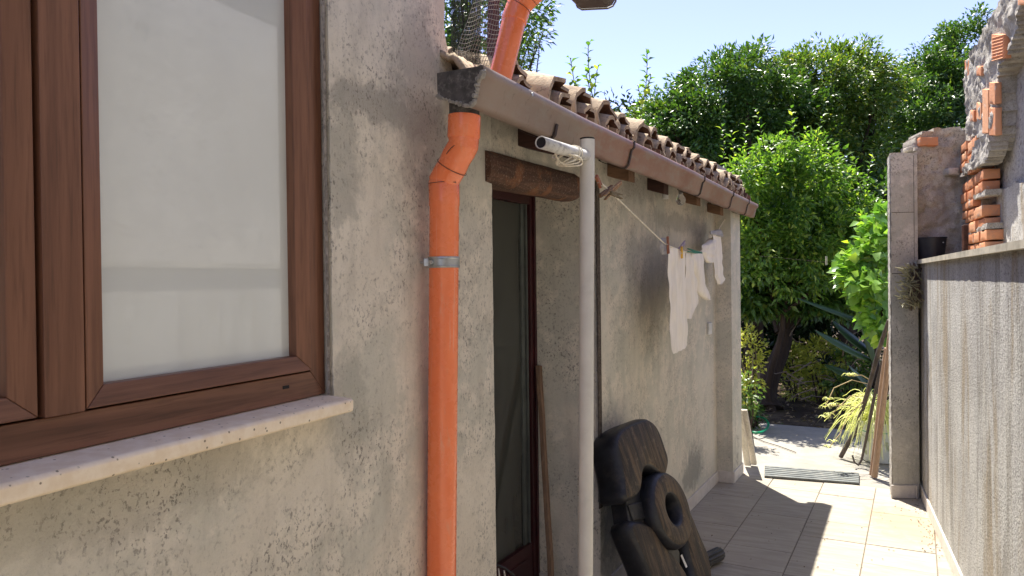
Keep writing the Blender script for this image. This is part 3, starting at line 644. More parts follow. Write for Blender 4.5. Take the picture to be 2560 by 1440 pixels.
for k_, sz in ((.45, .0035), (.83, .004)):
    c = a1+(a2-a1)*k_+unit(np.array([.1, -1, .25]))*.0186; mb = MB(); mb.tube([c, c+unit(np.array([.1, -1, .25]))*.0015], sz, 10); mb.build('screw_hole', mat_black, arm)
mb = MB()
cN = a1+(a2-a1)*.5-ZU*.04
for k_ in range(4):
    cen = at(1405+k_*6, 395+k_*2, 2.50+.01*k_); rr_ = .024+.004*k_
    mb.tube([cen+np.array([rr_*1.2*math.cos(x)+.008*math.sin(2*x+k_), .012*math.sin(3*x+k_), rr_*.6*math.sin(x)]) for x in np.linspace(0, 6.0+k_*.1, 26)], .0024, 6)
for k_ in range(2):
    c = a1+(a2-a1)*(.68+.06*k_); mb.tube([c+.0238*(np.cross(ad, unit(np.cross(ad, ZU)))*math.cos(x)+unit(np.cross(ad, ZU))*math.sin(x)) for x in np.linspace(0, 6.3, 20)], .002, 6)
mb.tube([at(1385, 372, 2.45), at(1388, 385, 2.46), at(1396, 400, 2.48), at(1410, 412, 2.5), at(1440, 400, 2.55)], .002, 6)
tag(mb.build('cord', mat_rope, loc=at(1405, 395, 2.5), smooth=True), 'cream cord tangled in loops under the white pipe arm', 'cord')
# ---------------------------------------------------------------- CLOTHESLINE
RY0 = np.array([.30, 2.78]); RY1 = np.array([1.595, 5.62]); rdir = unit([*(RY1-RY0), 0]); rn = np.array([rdir[1], -rdir[0], 0])
RP = np.array([*RY0, 0])
def onrope(x, y, off=0.): return pl(x, y, RP+rn*off, rn)
rp = [(1472, 418), (1490, 446), (1535, 488), (1600, 551), (1660, 608), (1690, 622), (1716, 630), (1750, 630), (1775, 608), (1790, 588), (1801, 566), (1813, 548), (1818, 540)]
mb = MB(); mb.tube([onrope(*p) for p in rp], .0034, 8)
tag(mb.build('clothesline', mat_rope, loc=onrope(1600, 551), smooth=True), 'pale clothesline cord sagging from the grey post to the eave end', 'clothesline')
def garment(rows, mat, name, label, thick=.008, fold=.004, off=0., cat='garment', group='laundry pegged on the clothesline', nf=3, seed=0):
    mb = MB(); ys = [r[0] for r in rows]; n = 26; m_ = 14
    def pt_(a, b, side):
        y = ys[0]+(ys[-1]-ys[0])*a; xl = np.interp(y, ys, [r[1] for r in rows]); xr = np.interp(y, ys, [r[2] for r in rows]); yo = np.interp(y, ys, [(r[3] if len(r) > 3 else 0) for r in rows])
        x = xl+(xr-xl)*b; q = onrope(x, y+yo*(b-.5), off)
        bul = thick*math.sqrt(max(0, 1-(2*b-1)**2))*(.5+.5*min(1, a*6))
        return q+rn*(side*bul+fold*math.sin(b*math.pi*2*nf+a*2+seed)*(1-.4*a)+fold*nz(a*6+seed, b*3)*1.5)
    mb.grid(lambda a, b: pt_(a, b, 1), n, m_); mb.grid(lambda a, b: pt_(a, b, -1), n, m_)
    q = onrope((rows[0][1]+rows[0][2])/2, rows[0][0], off)
    return tag(mb.build(name, mat, loc=q, smooth=True, weld=True, angle=80), label, cat, group)
mat_hem = None
garment([(622, 1667, 1713, 14), (700, 1671, 1713), (780, 1673, 1714), (840, 1674, 1718), (866, 1676, 1718, -10), (878, 1682, 1712, -14)], mat_cloth, 'towel', 'long narrow cream towel hanging straight down, lowest of the laundry', .004, .006, cat='towel')
garment([(632, 1712, 1738), (690, 1713, 1738), (745, 1715, 1744), (758, 1716, 1745), (775, 1716, 1734), (797, 1717, 1725)], mat_cloth, 'stocking', 'creased cream stocking hanging just right of the long towel', .012, .006, .0, 'stocking', seed=2)
garment([(634, 1729, 1758), (680, 1737, 1759), (712, 1743, 1762), (730, 1744, 1771), (742, 1752, 1774), (750, 1765, 1773)], mat_cloth, 'stocking', 'smooth cream stocking with pointed toe, second from the long towel', .02, .003, .01, 'stocking', nf=1, seed=4)
garment([(596, 1776, 1786, -8), (610, 1757, 1790, -8), (630, 1755, 1792), (650, 1762, 1790), (657, 1768, 1780)], mat_cloth, 'folded_cloth', 'small bunched cream cloth draped over the line at its lower bend', .02, .008, .0, 'cloth', nf=2, seed=5)
garment([(585, 1780, 1800), (620, 1783, 1803), (660, 1784, 1805), (690, 1785, 1808), (698, 1790, 1812), (711, 1795, 1801)], mat_cloth, 'long_sock', 'long ribbed cream sock hanging furthest along the line by the pilaster', .012, .006, .01, 'sock', nf=4, seed=7)
garment([(574, 1794, 1800), (578, 1776, 1804), (586, 1776, 1806), (592, 1796, 1806)], mat_grey_cloth, 'grey_sock', 'grey knitted sock folded over the far end of the line', .014, .004, .012, 'sock', seed=8)
garment([(594, 1655, 1662), (600, 1652, 1666), (622, 1651, 1668), (636, 1655, 1668)], mat_grey_cloth, 'rag', 'greyish rag corner clipped at the left end of the long towel', .008, .004, -.01, 'rag', seed=3)
def peg(x0, y0, x1, y1, mat, label, off=.012, wd=.011, spread=.006):
    a, b = onrope(x0, y0, off), onrope(x1, y1, off); d = unit(b-a); sd_ = unit(np.cross(d, rn)); L = np.linalg.norm(b-a)
    tf = lambda x, y, z: a+d*x+sd_*y+rn*z
    r = root('clothes_peg', label, 'clothes peg', onrope((x0+x1)/2, (y0+y1)/2, off), 'clothes pegs on the line')
    for sg in (-1, 1):
        mb = MB(tf); mb.add([(0, sg*.0006+(0 if sg > 0 else 0), -wd/2), (0, sg*.0075, -wd/2), (L*.62, sg*.009, -wd/2), (L, sg*(.004+spread), -wd/2), (L, sg*spread, -wd/2), (L*.62, sg*.001, -wd/2),
                            (0, sg*.0006, wd/2), (0, sg*.0075, wd/2), (L*.62, sg*.009, wd/2), (L, sg*(.004+spread), wd/2), (L, sg*spread, wd/2), (L*.62, sg*.001, wd/2)],
                       [(0, 1, 2, 3, 4, 5), (11, 10, 9, 8, 7, 6)]+[(i, (i+1) % 6, 6+(i+1) % 6, 6+i) for i in range(6)])
        mb.build('peg_half', mat, r, bevel=.0008)
    mb = MB(tf); mb.tube([(L*.45, -.010, 0), (L*.45, .010, 0)], .0035, 8); mb.build('spring', mat_zinc, r)
peg(1552, 456, 1512, 494, mat_peg, 'pale wooden peg tilted up to the right on the bare rope', .012)
peg(1500, 490, 1530, 468, simple('dark_peg_wood', (.15, .085, .045), .8), 'dark wooden peg crossing behind the pale one on the bare rope', .0)
peg(1526, 482, 1554, 492, simple('olive_peg_wood', (.17, .13, .07), .8), 'olive brown peg lying flat to the right of the crossed pegs', .02)
peg(1491, 440, 1502, 466, mat_pegred, 'faded reddish peg just right of the grey post')
peg(1669, 591, 1671, 634, mat_pegred, 'reddish peg standing upright on the top left corner of the long towel', .016)
peg(1705, 646, 1704, 616, mat_pegyel, 'yellow peg gripping the right side of the long towel', .016)
peg(1698, 624, 1712, 606, mat_pegmauve, 'pale mauve peg sticking up beside the yellow peg', .0)
peg(1754, 634, 1720, 625, mat_peggreen, 'green peg lying along the line in the middle of the laundry', .012)
# ---------------------------------------------------------------- PARASOL BASE (black resin with woodgrain pads)
yw = math.radians(36); ln = math.radians(20)
hx = np.array([math.sin(yw), math.cos(yw), 0]); hn = np.array([math.cos(yw), -math.sin(yw), 0])
qa = -hn*math.sin(ln)+ZU*math.cos(ln); na = hn*math.cos(ln)+ZU*math.sin(ln)
cen = at(1660, 1277, 3.72)
base = bpy.data.objects.new('parasol_base', None); COL.objects.link(base); base.empty_display_size = .1
Mx = Matrix.Identity(4)
for i in range(3): Mx[i][0] = hx[i]; Mx[i][1] = qa[i]; Mx[i][2] = na[i]; Mx[i][3] = cen[i]
base.matrix_world = Mx; tag(base, 'black three-lobed parasol base with wood-grain pads leaning on the wall', 'parasol base')
def local_build(mb, name, mats, parent, **k):
    o = mb.build(name, mats, None, (0, 0, 0), **k); o.parent = parent; o.location = (0, 0, 0); return o
def lobe(pxs, h0, h1, dx=0, dy=0):
    pts = []
    for x, y in pxs:
        P = pl(x+dx, y+dy, cen+na*h1, na)-cen; pts.append((P@hx, P@qa))
    n0 = len(pts); poly = []
    for i in range(n0):                                   # Catmull-Rom round the outline
        a, b, c, d = [np.array(pts[(i+k) % n0]) for k in (-1, 0, 1, 2)]
        for u in (0, .25, .5, .75): poly.append(.5*((2*b)+(-a+c)*u+(2*a-5*b+4*c-d)*u*u+(-a+3*b-3*c+d)*u**3))
    n = len(poly); area = sum(poly[i][0]*poly[(i+1) % n][1]-poly[(i+1) % n][0]*poly[i][1] for i in range(n))
    if area < 0: poly = poly[::-1]
    nr = []
    for i in range(n):
        t_ = unit(poly[(i+2) % n]-poly[i-2]); nr.append(np.array([-t_[1], t_[0]]))
    mb = MB(); rings = [(.02, h0), (-.012, h0+.03), (-.018, h1-.055), (-.010, h1-.022), (.004, h1-.006), (.016, h1)]
    for d, z in rings:
        for p, q_ in zip(poly, nr): v = p+q_*d; mb.v.append(np.array([v[0], v[1], z+.002*nz(v[0]*14, v[1]*14, z*20)]))
    for j in range(len(rings)-1):
        for i in range(n): mb.f.append([j*n+i, j*n+(i+1) % n, (j+1)*n+(i+1) % n, (j+1)*n+i]); mb.m.append(1 if j >= 4 else 0)
    k = len(rings)-1
    mb.f.append([k*n+i for i in range(n)]); mb.m.append(1); mb.f.append([i for i in range(n)][::-1]); mb.m.append(0)
    return local_build(mb, 'pad', [mat_resin, mat_grain], base, smooth=True, angle=60)
lobe([(1552, 1087), (1571, 1068), (1615, 1050), (1634, 1056), (1650, 1078), (1664, 1116), (1673, 1150), (1669, 1180), (1662, 1190), (1650, 1178), (1634, 1164), (1618, 1162), (1610, 1178), (1607, 1205), (1602, 1228), (1586, 1240), (1570, 1243), (1565, 1200), (1555, 1150), (1547, 1112)], -.13, .045)
lobe([(1583, 1312), (1603, 1307), (1627, 1316), (1644, 1332), (1662, 1361), (1688, 1390), (1706, 1414), (1722, 1445), (1738, 1500), (1738, 1545), (1705, 1560), (1672, 1545), (1648, 1490), (1632, 1440), (1612, 1390), (1592, 1345)], -.13, .015)
lobe([(1690, 1238), (1703, 1236), (1713, 1247), (1723, 1268), (1737, 1300), (1755, 1344), (1770, 1378), (1779, 1414), (1782, 1450), (1782, 1500), (1770, 1535), (1752, 1520), (1744, 1470), (1734, 1410), (1722, 1360), (1716, 1312), (1706, 1275)], -.12, .0)
mb = MB(); mb.lathe([(.001, -.13), (.18, -.13), (.195, -.10), (.19, -.05), (.17, -.03), (.001, -.03)], 40); local_build(mb, 'hub', mat_resin, base, smooth=True, angle=40)
mb = MB()
def P2(x, y, h=-.02): P = pl(x, y, cen+na*h, na)-cen; return (P@hx, P@qa)
q4 = [P2(1560, 1225), P2(1612, 1215), P2(1650, 1300), P2(1700, 1380), P2(1700, 1480), P2(1660, 1480), P2(1600, 1330), P2(1574, 1310)]
if sum(q4[i][0]*q4[(i+1) % 8][1]-q4[(i+1) % 8][0]*q4[i][1] for i in range(8)) < 0: q4 = q4[::-1]
mb.prism(q4, 2, -.11, -.02); mb.prism([P2(1566, 1262), P2(1606, 1254), P2(1612, 1296), P2(1580, 1302)], 2, -.021, -.008)
local_build(mb, 'spine', mat_resin, base, bevel=.010, seg=3)
mb = MB(); mb.lathe([(.185, -.03), (.192, .01), (.188, .035), (.172, .055), (.150, .063), (.100, .063), (.084, .058), (.074, .045), (.070, .0), (.070, -.04)], 48, lambda i: 1 if 3 <= i <= 5 else 0)
rg = local_build(mb, 'ring', [mat_resin, mat_grain], base, smooth=True, angle=60)
mb = MB(); mb.add([(.0, -.225, .01), (.018, -.225, .01), (.03, -.29, .01), (.012, -.29, .01)], [(0, 1, 2, 3)]); local_build(mb, 'sticker', mat_white, base, solid=.002)
# ribbed tube on the floor
ta = fl(1712, 1425, .042); tb = fl(1790, 1388, .042)
tr = root('ribbed_tube', 'black ribbed tube end lying on the floor behind the parasol base', 'tube', tb)
mb = MB(); td = unit(tb-ta); sx = unit(np.cross(td, ZU)); n = 48
for (x, k_) in ((-.2, 1), (0, 1), (.06, 1), (.078, .93), (.086, .8)):
    for i in range(n):
        a = 2*math.pi*i/n; r = .037*k_*(1+.07*(1 if (i//2) % 2 else -1)*(1 if x < .08 else 0)); mb.v.append(tb+td*(x-.04)+r*(sx*math.cos(a)+ZU*math.sin(a)))
for j in range(4):
    for i in range(n): mb.f.append([j*n+i, j*n+(i+1) % n, (j+1)*n+(i+1) % n, (j+1)*n+i]); mb.m.append(0)
mb.f.append([4*n+i for i in range(n)]); mb.m.append(0)
mb.build('grip', mat_resin, tr, smooth=True, angle=30)
# ---------------------------------------------------------------- slat by the door, wire basket
mb = MB(); p0 = Hc(-2.480, -.322, 1.165); p1 = Hc(-2.68, -.16, 0.0); d = unit(p1-p0); sx = unit(np.cross(d, N)); sy = np.cross(d, sx)
L = np.linalg.norm(p1-p0)
mb.tf = lambda x, y, z: p0+d*x+sx*y+sy*z
mb.grid(lambda a, b: (a*L, [-.016, .016, .016, -.016, -.016][int(round(b*4))]+.002*nz(a*9, 1), [-.011, -.011, .011, .011, -.011][int(round(b*4))]+.003*nz(a*6, 4)), 24, 4)
mb.add([(0, -.016, -.011), (0, .016, -.011), (0, .016, .011), (0, -.016, .011)], [(0, 1, 2, 3)])
sl_ = mb.build('wooden_slat', mat_slat, loc=p1, bevel=.002, weld=True)
tag(sl_, 'narrow weathered wooden slat leaning in the corner of the doorway', 'slat')
bk = root('wire_basket', 'black wire basket rim at the foot of the glazed door', 'basket', Hc(-3.15, -.12, .15))
mb = MB(); c = at(1225, 1462, 2.85)
mb.tube([at(1215, 1408, 2.8), at(1238, 1410, 2.8), at(1262, 1420, 2.8), at(1283, 1436, 2.8), at(1292, 1460, 2.8), at(1290, 1500, 2.8)], .0045, 8); mb.build('rim', mat_black, bk, smooth=True)
mb = MB()
for k_ in range(3): mb.tube([at(1232+k_*14, 1416+k_*5, 2.8), at(1238+k_*15, 1475, 2.8), at(1240+k_*15, 1520, 2.8)], .003, 6)
mb.build('wire', simple('pale_wire', (.55, .53, .5), .4), bk, smooth=True)
# ---------------------------------------------------------------- RIGHT WALL
rw = root('boundary_wall', 'rough grey stucco wall along the right side, streaked brown', 'wall', RB)
TE = 1.86; ZT = 1.687
zs = fr(0, ZT, .08); ss = [-13, -9, -6, -4, -3, -2, -1]+fr(-.8, TE, .1)
gridwall(Rc, ss, zs, lambda a, b: False, 0, -.30, lambda a, b: (a, b)).build('wall', mat_rwall, rw, smooth=True, angle=35)
mb = MB(Rc); mb.grid(lambda a, b: (-13+(13+TE+.02)*a, [.028, .028, -.75, -.75, .028][int(round(b*4))]+.003*nz(a*300, 3)*(b < .3 or b > .9), [ZT+.001, ZT+.03, ZT+.032, ZT+.001, ZT+.001][int(round(b*4))]), 220, 4)
mb.add([(TE+.02, .028, ZT+.001), (TE+.02, .028, ZT+.03), (TE+.02, -.75, ZT+.032), (TE+.02, -.75, ZT+.001)], [(0, 1, 2, 3)])
mb.build('coping', simple('coping_cement', (.40, .36, .28), .85, 0, .2, 8, .4, .2, (.22, .2, .16), .5), rw, weld=True)
skirt(rw, Rc, -13, TE-.10, .001)
# pillar at the end
PX0, PX1, PY = 2.735, 2.965, 5.335
pil = root('gate_pillar', 'tall grey cement pillar at the end of the right wall', 'pillar', (2.83, 5.4, 0))
pd = unit(np.array([.93, -.36, 0])); pn = np.array([WR[0], WR[1], 0])
pq = np.array([2.735, 5.335, 0])
pf = unit(np.array([1, -.03, 0]))
mb = MB(); 
def Pc_(x, y, z): return pq+pf*x+WR*y+ZU*z
zs = fr(0.0, 2.49, .03); xs = [0, .02, .08, .15, .19]
gm = gridwall(lambda s_, g, z_: Pc_(s_, g, z_), xs, zs, lambda a, b: False, 0, .22, lambda a, b: (a+(.006*nz(b*30, 2)+.006*nz(b*80, 5))*(a < .01), b+(.008*nz(a*30, 4) if b > 2.45 else 0)))
gm.build('column', mat_pillar, pil, smooth=True, angle=35)
mb = MB(lambda x, y, z: Pc_(x, y, z)); nb = 140
mb.grid(lambda a, b: (-.004+.004*nz(b*60, a*5)+.003*nz(b*160, a*9), .01+.2*a, .0+2.48*b), 6, nb); mb.build('rough_edge', mat_rubble, pil, smooth=False, solid=.006)
mb = MB(Pc_); mb.box((-.012, -.014, .002), (.157, -.002, .095)); mb.box((.158, -.030, .002), (.172, .02, .095)); mb.build('skirting', mat_skirt, pil, bevel=.0015)
mb = MB(Pc_)
for z in (1.62, 2.06): mb.box((.005, -.0015, z), (.165, .0005, z+.004), jit=.0008)
mb.box((.163, -.0015, 1.72), (.166, .0005, 2.47)); mb.build('crack', simple('crack_dark', (.07, .06, .05), .9), pil)
# stub wall (rubble) between pillar and bricks, standing behind the coping
stb = root('rubble_wall', 'broken rubble wall stub between the pillar and the brick edge', 'wall', (3.1, 5.45, 0))
def irregular(poly_px, plane_p, plane_n, depth, nres, amp, name, mat, parent, seed=0, mats=None, dirn=None):
    P2 = [pl(x, y, plane_p, plane_n) for x, y in poly_px]
    ex = unit(np.cross(ZU, plane_n)); o0 = P2[0]
    q = [((p-o0)@ex, p[2]) for p in P2]
    x0, x1 = min(a for a, _ in q), max(a for a, _ in q); z0, z1 = min(b for _, b in q), max(b for _, b in q)
    nx = max(2, int((x1-x0)/nres)); nzz = max(2, int((z1-z0)/nres))
    def inside(x, z):
        c = False; n = len(q)
        for i in range(n):
            (xa, za), (xb, zb) = q[i], q[(i+1) % n]
            if (za > z) != (zb > z) and x < (xb-xa)*(z-za)/(zb-za)+xa: c = not c
        return c
    xs = np.linspace(x0, x1, nx+1); zs_ = np.linspace(z0, z1, nzz+1)
    base_ = np.array([o0[0], o0[1], 0])
    def tf(s_, g, z_):
        f = (1 if g > -depth*.5 else 0)
        ds = (.45*nres)*nz(s_*23+seed, z_*23); dz_ = (.45*nres)*nz(s_*23, z_*23+seed+9)
        return base_+ex*(s_+ds)+ZU*(z_+dz_)+plane_n*(g+f*(amp*nz(s_*9+seed, z_*9)+amp*.7*nz(s_*26, z_*26+seed)+amp*.35*nz(s_*70, z_*70)))
    g = gridwall(tf, list(xs), list(zs_), lambda a, b: not inside(a, b), 0, -depth)
    return g.build(name, mat, parent, smooth=True, angle=50)
pn2 = unit(np.array([-.15, -1, 0]))
irregular([(2292, 690), (2292, 385), (2283, 375), (2290, 345), (2305, 330), (2345, 322), (2385, 318), (2412, 322), (2470, 330), (2470, 690)], (3.0, 5.37, 0), pn2, .25, .02, .03, 'masonry', mat_stub, stb, 3)
def brickbox(a, b, parent=None):
    pass
mb = MB(); pp = np.array([3.0, 5.33, 0])
def facebrick(mbx, x0, y0, x1, y1, p, n, dep, out=.0):
    P = [pl(x, y, p+n*out, n) for x, y in ((x0, y0), (x1, y0), (x1, y1), (x0, y1))]
    roughbox(mbx, lambda u, v, w: (P[0]*(1-u)+P[1]*u)*(1-v)+(P[3]*(1-u)+P[2]*u)*v-n*dep*w)
def facebrick_old(mbx, x0, y0, x1, y1, p, n, dep, out=.0):
    P = [pl(x, y, p+n*out, n) for x, y in ((x0, y0), (x1, y0), (x1, y1), (x0, y1))]
    jj = lambda: np.array([random.uniform(-.003, .003) for _ in range(3)])
    vs_ = [q_+jj() for q_ in P]+[q_-n*dep+jj() for q_ in P]
    mbx.add(vs_, [(0, 1, 2, 3), (7, 6, 5, 4), (0, 4, 5, 1), (1, 5, 6, 2), (2, 6, 7, 3), (3, 7, 4, 0)])
facebrick(mb, 2300, 341, 2348, 364, pp, pn2, .1, .02); mb.build('brick', mat_brick, stb, weld=True, smooth=True, angle=40)
mb = MB(); facebrick(mb, 2371, 418, 2400, 437, pp, pn2, .1, .05); mb.build('stone', mat_rubble, stb, weld=True, smooth=True)
mb = MB(); facebrick(mb, 2268, 366, 2290, 378, pp+np.array([0, .1, 0]), pn2, .1, .05); mb.build('stone', mat_stub, stb, weld=True, smooth=True)
# neighbour wall: coarse stucco set back behind the coping, with its broken brick end
nb_ = root('neighbour_wall', 'tall coarse grey stucco wall above the ledge with a broken brick end', 'wall', Rc(-1, -.3, ZT))
gB = -.27; gS = -.37
pB = RB+NR*gB; pS = RB+NR*gS
irr_top = [(.98, 2.9), (.9, 3.3), (.70, 3.30), (.3, 3.42), (0, 3.45), (-.5, 3.6), (-.9, 3.55), (-1.4, 3.75), (-2.2, 3.9), (-3, 4.0), (-12, 4.3)]
ss = [-12, -8, -5]+fr(-3.6, .98, .045); zs = fr(ZT-.2, 3.0, .1)[:-1]+fr(3.0, 4.35, .05)
tops = sorted([(a, b) for a, b in irr_top])
hole_s = lambda a, b: b > np.interp(a, [q_[0] for q_ in tops], [q_[1] for q_ in tops])+.05*nz(a*7, 1)+.04*nz(a*19, 2)
def tfS(s_, g, z_):
    f = 1 if g > -.05 else 0
    return Rc(s_+.012*nz(s_*20, z_*20), gS+g+f*(.010*nz(s_*14, z_*14)+.006*nz(s_*40, z_*40)), z_+.014*nz(s_*22, z_*20+5))
gridwall(tfS, ss, zs, hole_s, 0, -.25).build('stucco', mat_rwall2, nb_, smooth=True, angle=50)
# smoother patch at its foot
irregular([(2498, 640), (2492, 560), (2492, 485), (2520, 470), (2535, 455), (2570, 462), (2640, 470), (2640, 640)], RB+NR*(gS+.02), NR, .05, .012, .004, 'render_patch', mat_rwall, nb_, 31)
# upper rubble
irregular([(2412, 330), (2416, 250), (2411, 225), (2412, 175), (2420, 140), (2440, 112), (2455, 78), (2478, 45), (2490, 20), (2510, -8), (2525, -30), (2560, -30), (2540, 60), (2520, 130), (2492, 190), (2488, 330), (2480, 380), (2466, 345), (2440, 345)],
          pB, NR, .22, .016, .022, 'broken_rubble', mat_rubble, nb_, 12)
irregular([(2398, 640), (2398, 420), (2385, 330), (2420, 318), (2460, 322), (2462, 360), (2455, 420), (2452, 640)], RB+NR*(gB-.03), NR, .2, .014, .010, 'mortar_core', mat_rubble, nb_, 22)
courses = [  # (left px, mid px, right px, top, bottom) of each bared brick course
    (2408, 2463, 2497, 572, 618, 632), (2409, 2456, 2490, 510, 555, 575), (2432, 2455, 2486, 420, 460, 480), (2418, 2440, 2473, 372, 412, 425)]
def course(xl, xm, xr, yt, ybm, yb, mats=mat_brick):
    pm = pl(xm, yt, RB+NR*(gB+.012), NR); pm2 = pl(xm, yb, RB+NR*(gB+.012), NR)
    plft = pl(xl, yt, RB+NR*(gB+.012), NR)
    L = (plft-pm)@WR
    mb = MB(lambda x, y, z: np.array([pm[0], pm[1], 0])+WR*x+NR*y+ZU*z)
    zt, zb = pm[2], pm2[2]
    # several bricks along the lit face
    n = max(1, int(round(L/.2))); e = L/n
    hm = (zt-zb)/max(1, round((zt-zb)/.075))
    for r_ in range(max(1, round((zt-zb)/.075))):
        for i in range(n):
            x0_, x1_ = i*e+(.006 if i else random.uniform(-.012, .012)), (i+1)*e; o_ = random.uniform(-.010, .006); z0_, z1_ = zb+r_*hm+.004, zb+(r_+1)*hm-.004
            T0 = mb.tf; roughbox(mb, lambda u, v, w: T0(x0_+(x1_-x0_)*u, -.10+(.10+o_)*v, z0_+(z1_-z0_)*w))
    return mb.build('brick_course', mats, nb_, weld=True, smooth=True, angle=40)
for (xl, xm, xr, yt, _, yb) in courses: course(xl, xm, xr, yt, 0, yb)
course(2402, 2430, 0, 440, 0, 498); course(2405, 2432, 0, 515-20, 0, 540); course(2398, 2412, 0, 350, 0, 425); course(2414, 2437, 0, 335, 0, 405)
for (x0, y0, x1, y1, out) in ((2455, 222, 2470, 335, .012), (2472, 205, 2487, 262, .014), (2472, 268, 2488, 340, .010), (2478, 85, 2510, 148, .014), (2440, 255, 2452, 300, .01), (2411, 150, 2422, 200, .0), (2411, 205, 2421, 235, .0), (2424, 275, 2434, 305, .02), (2440, 165, 2452, 190, .02), (2543, -10, 2570, 14, .02)):
    mb = MB(); facebrick(mb, x0, y0, x1, y1, RB+NR*gB, NR, .035, out); mb.build('brick', mat_brick, nb_, weld=True, smooth=True, angle=40)
mb = MB()   # ribs of the hollow brick
for k_ in range(8):
    y = 90+k_*8; a, b = pl(2480, y+6, RB+NR*(gB+.015), NR), pl(2508, y-2, RB+NR*(gB+.015), NR); mb.tube([a, b], .0035, 6)
mb.build('brick_ribs', mat_brick, nb_)
# mortar beds
irregular([(2402, 440), (2440, 418), (2462, 408), (2474, 375), (2476, 345), (2460, 335), (2440, 355), (2425, 395), (2405, 425)], RB+NR*(gB+.02), NR, .09, .012, .02, 'mortar_bed', mat_rubble, nb_, 41)
for k_, (xl, yl, xr, yr) in enumerate(((2405, 503, 2458, 482), (2408, 592, 2462, 565), (2412, 648, 2466, 622))):
    irregular([(xl, yl), (xr, yr-6), (xr+5, yr-7), (xr+5, yr+7), (xr, yr+8), (xl, yl+10)], RB+NR*(gB+.005), NR, .09, .008, .008, 'mortar_bed', mat_rubble, nb_, 50+k_)
p = Rc(1.45, -.20, ZT+.03)
p = pl(2414, 632, RB+NR*-.18, NR); p2 = pl(2414, 562, RB+NR*-.18, NR)
mb = MB(lambda x, y, z: np.array([p[0], p[1], 0])+WR*x+NR*y+ZU*z); mb.box((-.02, -.012, ZT+.02), (.02, .012, p2[2])); mb.box((-.02, -.012, ZT+.02), (-.012, .022, p2[2]-.004))
tag(mb.build('steel_bar', mat_rust, loc=p, bevel=.002), 'rusty brown steel bar standing upright on the ledge by the bricks', 'bar')
# bucket on ledge
bp = Rc(TE-.16, -.115, ZT+.034); bp = at(2327, 657, 5.36); bp[2] = ZT+.034
bu = root('bucket', 'black plastic bucket standing on the far end of the ledge', 'bucket', bp)
mb = MB(lambda x, y, z: bp+np.array([x, y, z])); mb.lathe([(.001, 0), (.083, 0), (.102, .15), (.106, .152), (.106, .158), (.098, .158), (.080, .01), (.001, .01)], 40); mb.build('tub', mat_bucket, bu, smooth=True, angle=40)
mb = MB(lambda x, y, z: bp+np.array([x, y, z])); mb.tube([(-.098, 0, .150), (-.125, -.005, .130), (-.132, -.01, .08), (-.118, -.015, .03), (-.112, -.02, -.005), (-.100, -.02, -.02)], .0035, 8); mb.build('handle', mat_mesh, bu, smooth=True)
mb = MB(lambda x, y, z: bp+np.array([x, y, z])); mb.tube([(.036, -.088, .118), (.036, -.097, .118)], .004, 8); mb.build('rivet', mat_white, bu)
# ---------------------------------------------------------------- leaves toolkit
def leaf_mesh(P, D, Nn, L, Wd, fold=.25, curl=.15):
    n = len(P); D = D/np.linalg.norm(D, axis=1, keepdims=True)
    S_ = np.cross(D, Nn); S_ /= np.linalg.norm(S_, axis=1, keepdims=True)+1e-9; Nn = np.cross(S_, D)
    L = np.asarray(L).reshape(-1, 1)*np.ones((n, 1)); Wd = np.asarray(Wd).reshape(-1, 1)*np.ones((n, 1))
    b = P; l = P+D*L*.42+S_*Wd/2+Nn*Wd*fold; r = P+D*L*.42-S_*Wd/2+Nn*Wd*fold; m1 = P+D*L*.45; tip = P+D*L-Nn*L*curl
    V = np.stack([b, l, m1, r, tip], 1).reshape(-1, 3)
    i = np.arange(n)*5
    Fc = np.stack([np.stack([i, i+2, i+1], 1), np.stack([i+1, i+2, i+4], 1), np.stack([i, i+3, i+2], 1), np.stack([i+2, i+3, i+4], 1)], 1).reshape(-1, 3)
    return V, Fc
def mesh_np(name, V, Fc, mat, parent=None, loc=None):
    me = bpy.data.meshes.new(name); o = bpy.data.objects.new(name, me); COL.objects.link(o)
    org = np.zeros(3)
    if parent is not None: o.parent = parent; org = np.array(parent.location)
    elif loc is not None: org = np.array(loc, float); o.location = org
    V = (V-org).astype(np.float32)
    me.vertices.add(len(V)); me.vertices.foreach_set('co', V.ravel()); nf = len(Fc)
    me.loops.add(nf*3); me.loops.foreach_set('vertex_index', Fc.ravel().astype(np.int32))
    me.polygons.add(nf); me.polygons.foreach_set('loop_start', np.arange(nf, dtype=np.int32)*3); me.polygons.foreach_set('loop_total', np.full(nf, 3, np.int32))
    me.update(calc_edges=True); me.materials.append(mat); return o
def rv(n): v = rng.normal(size=(n, 3)); return v/np.linalg.norm(v, axis=1, keepdims=True)
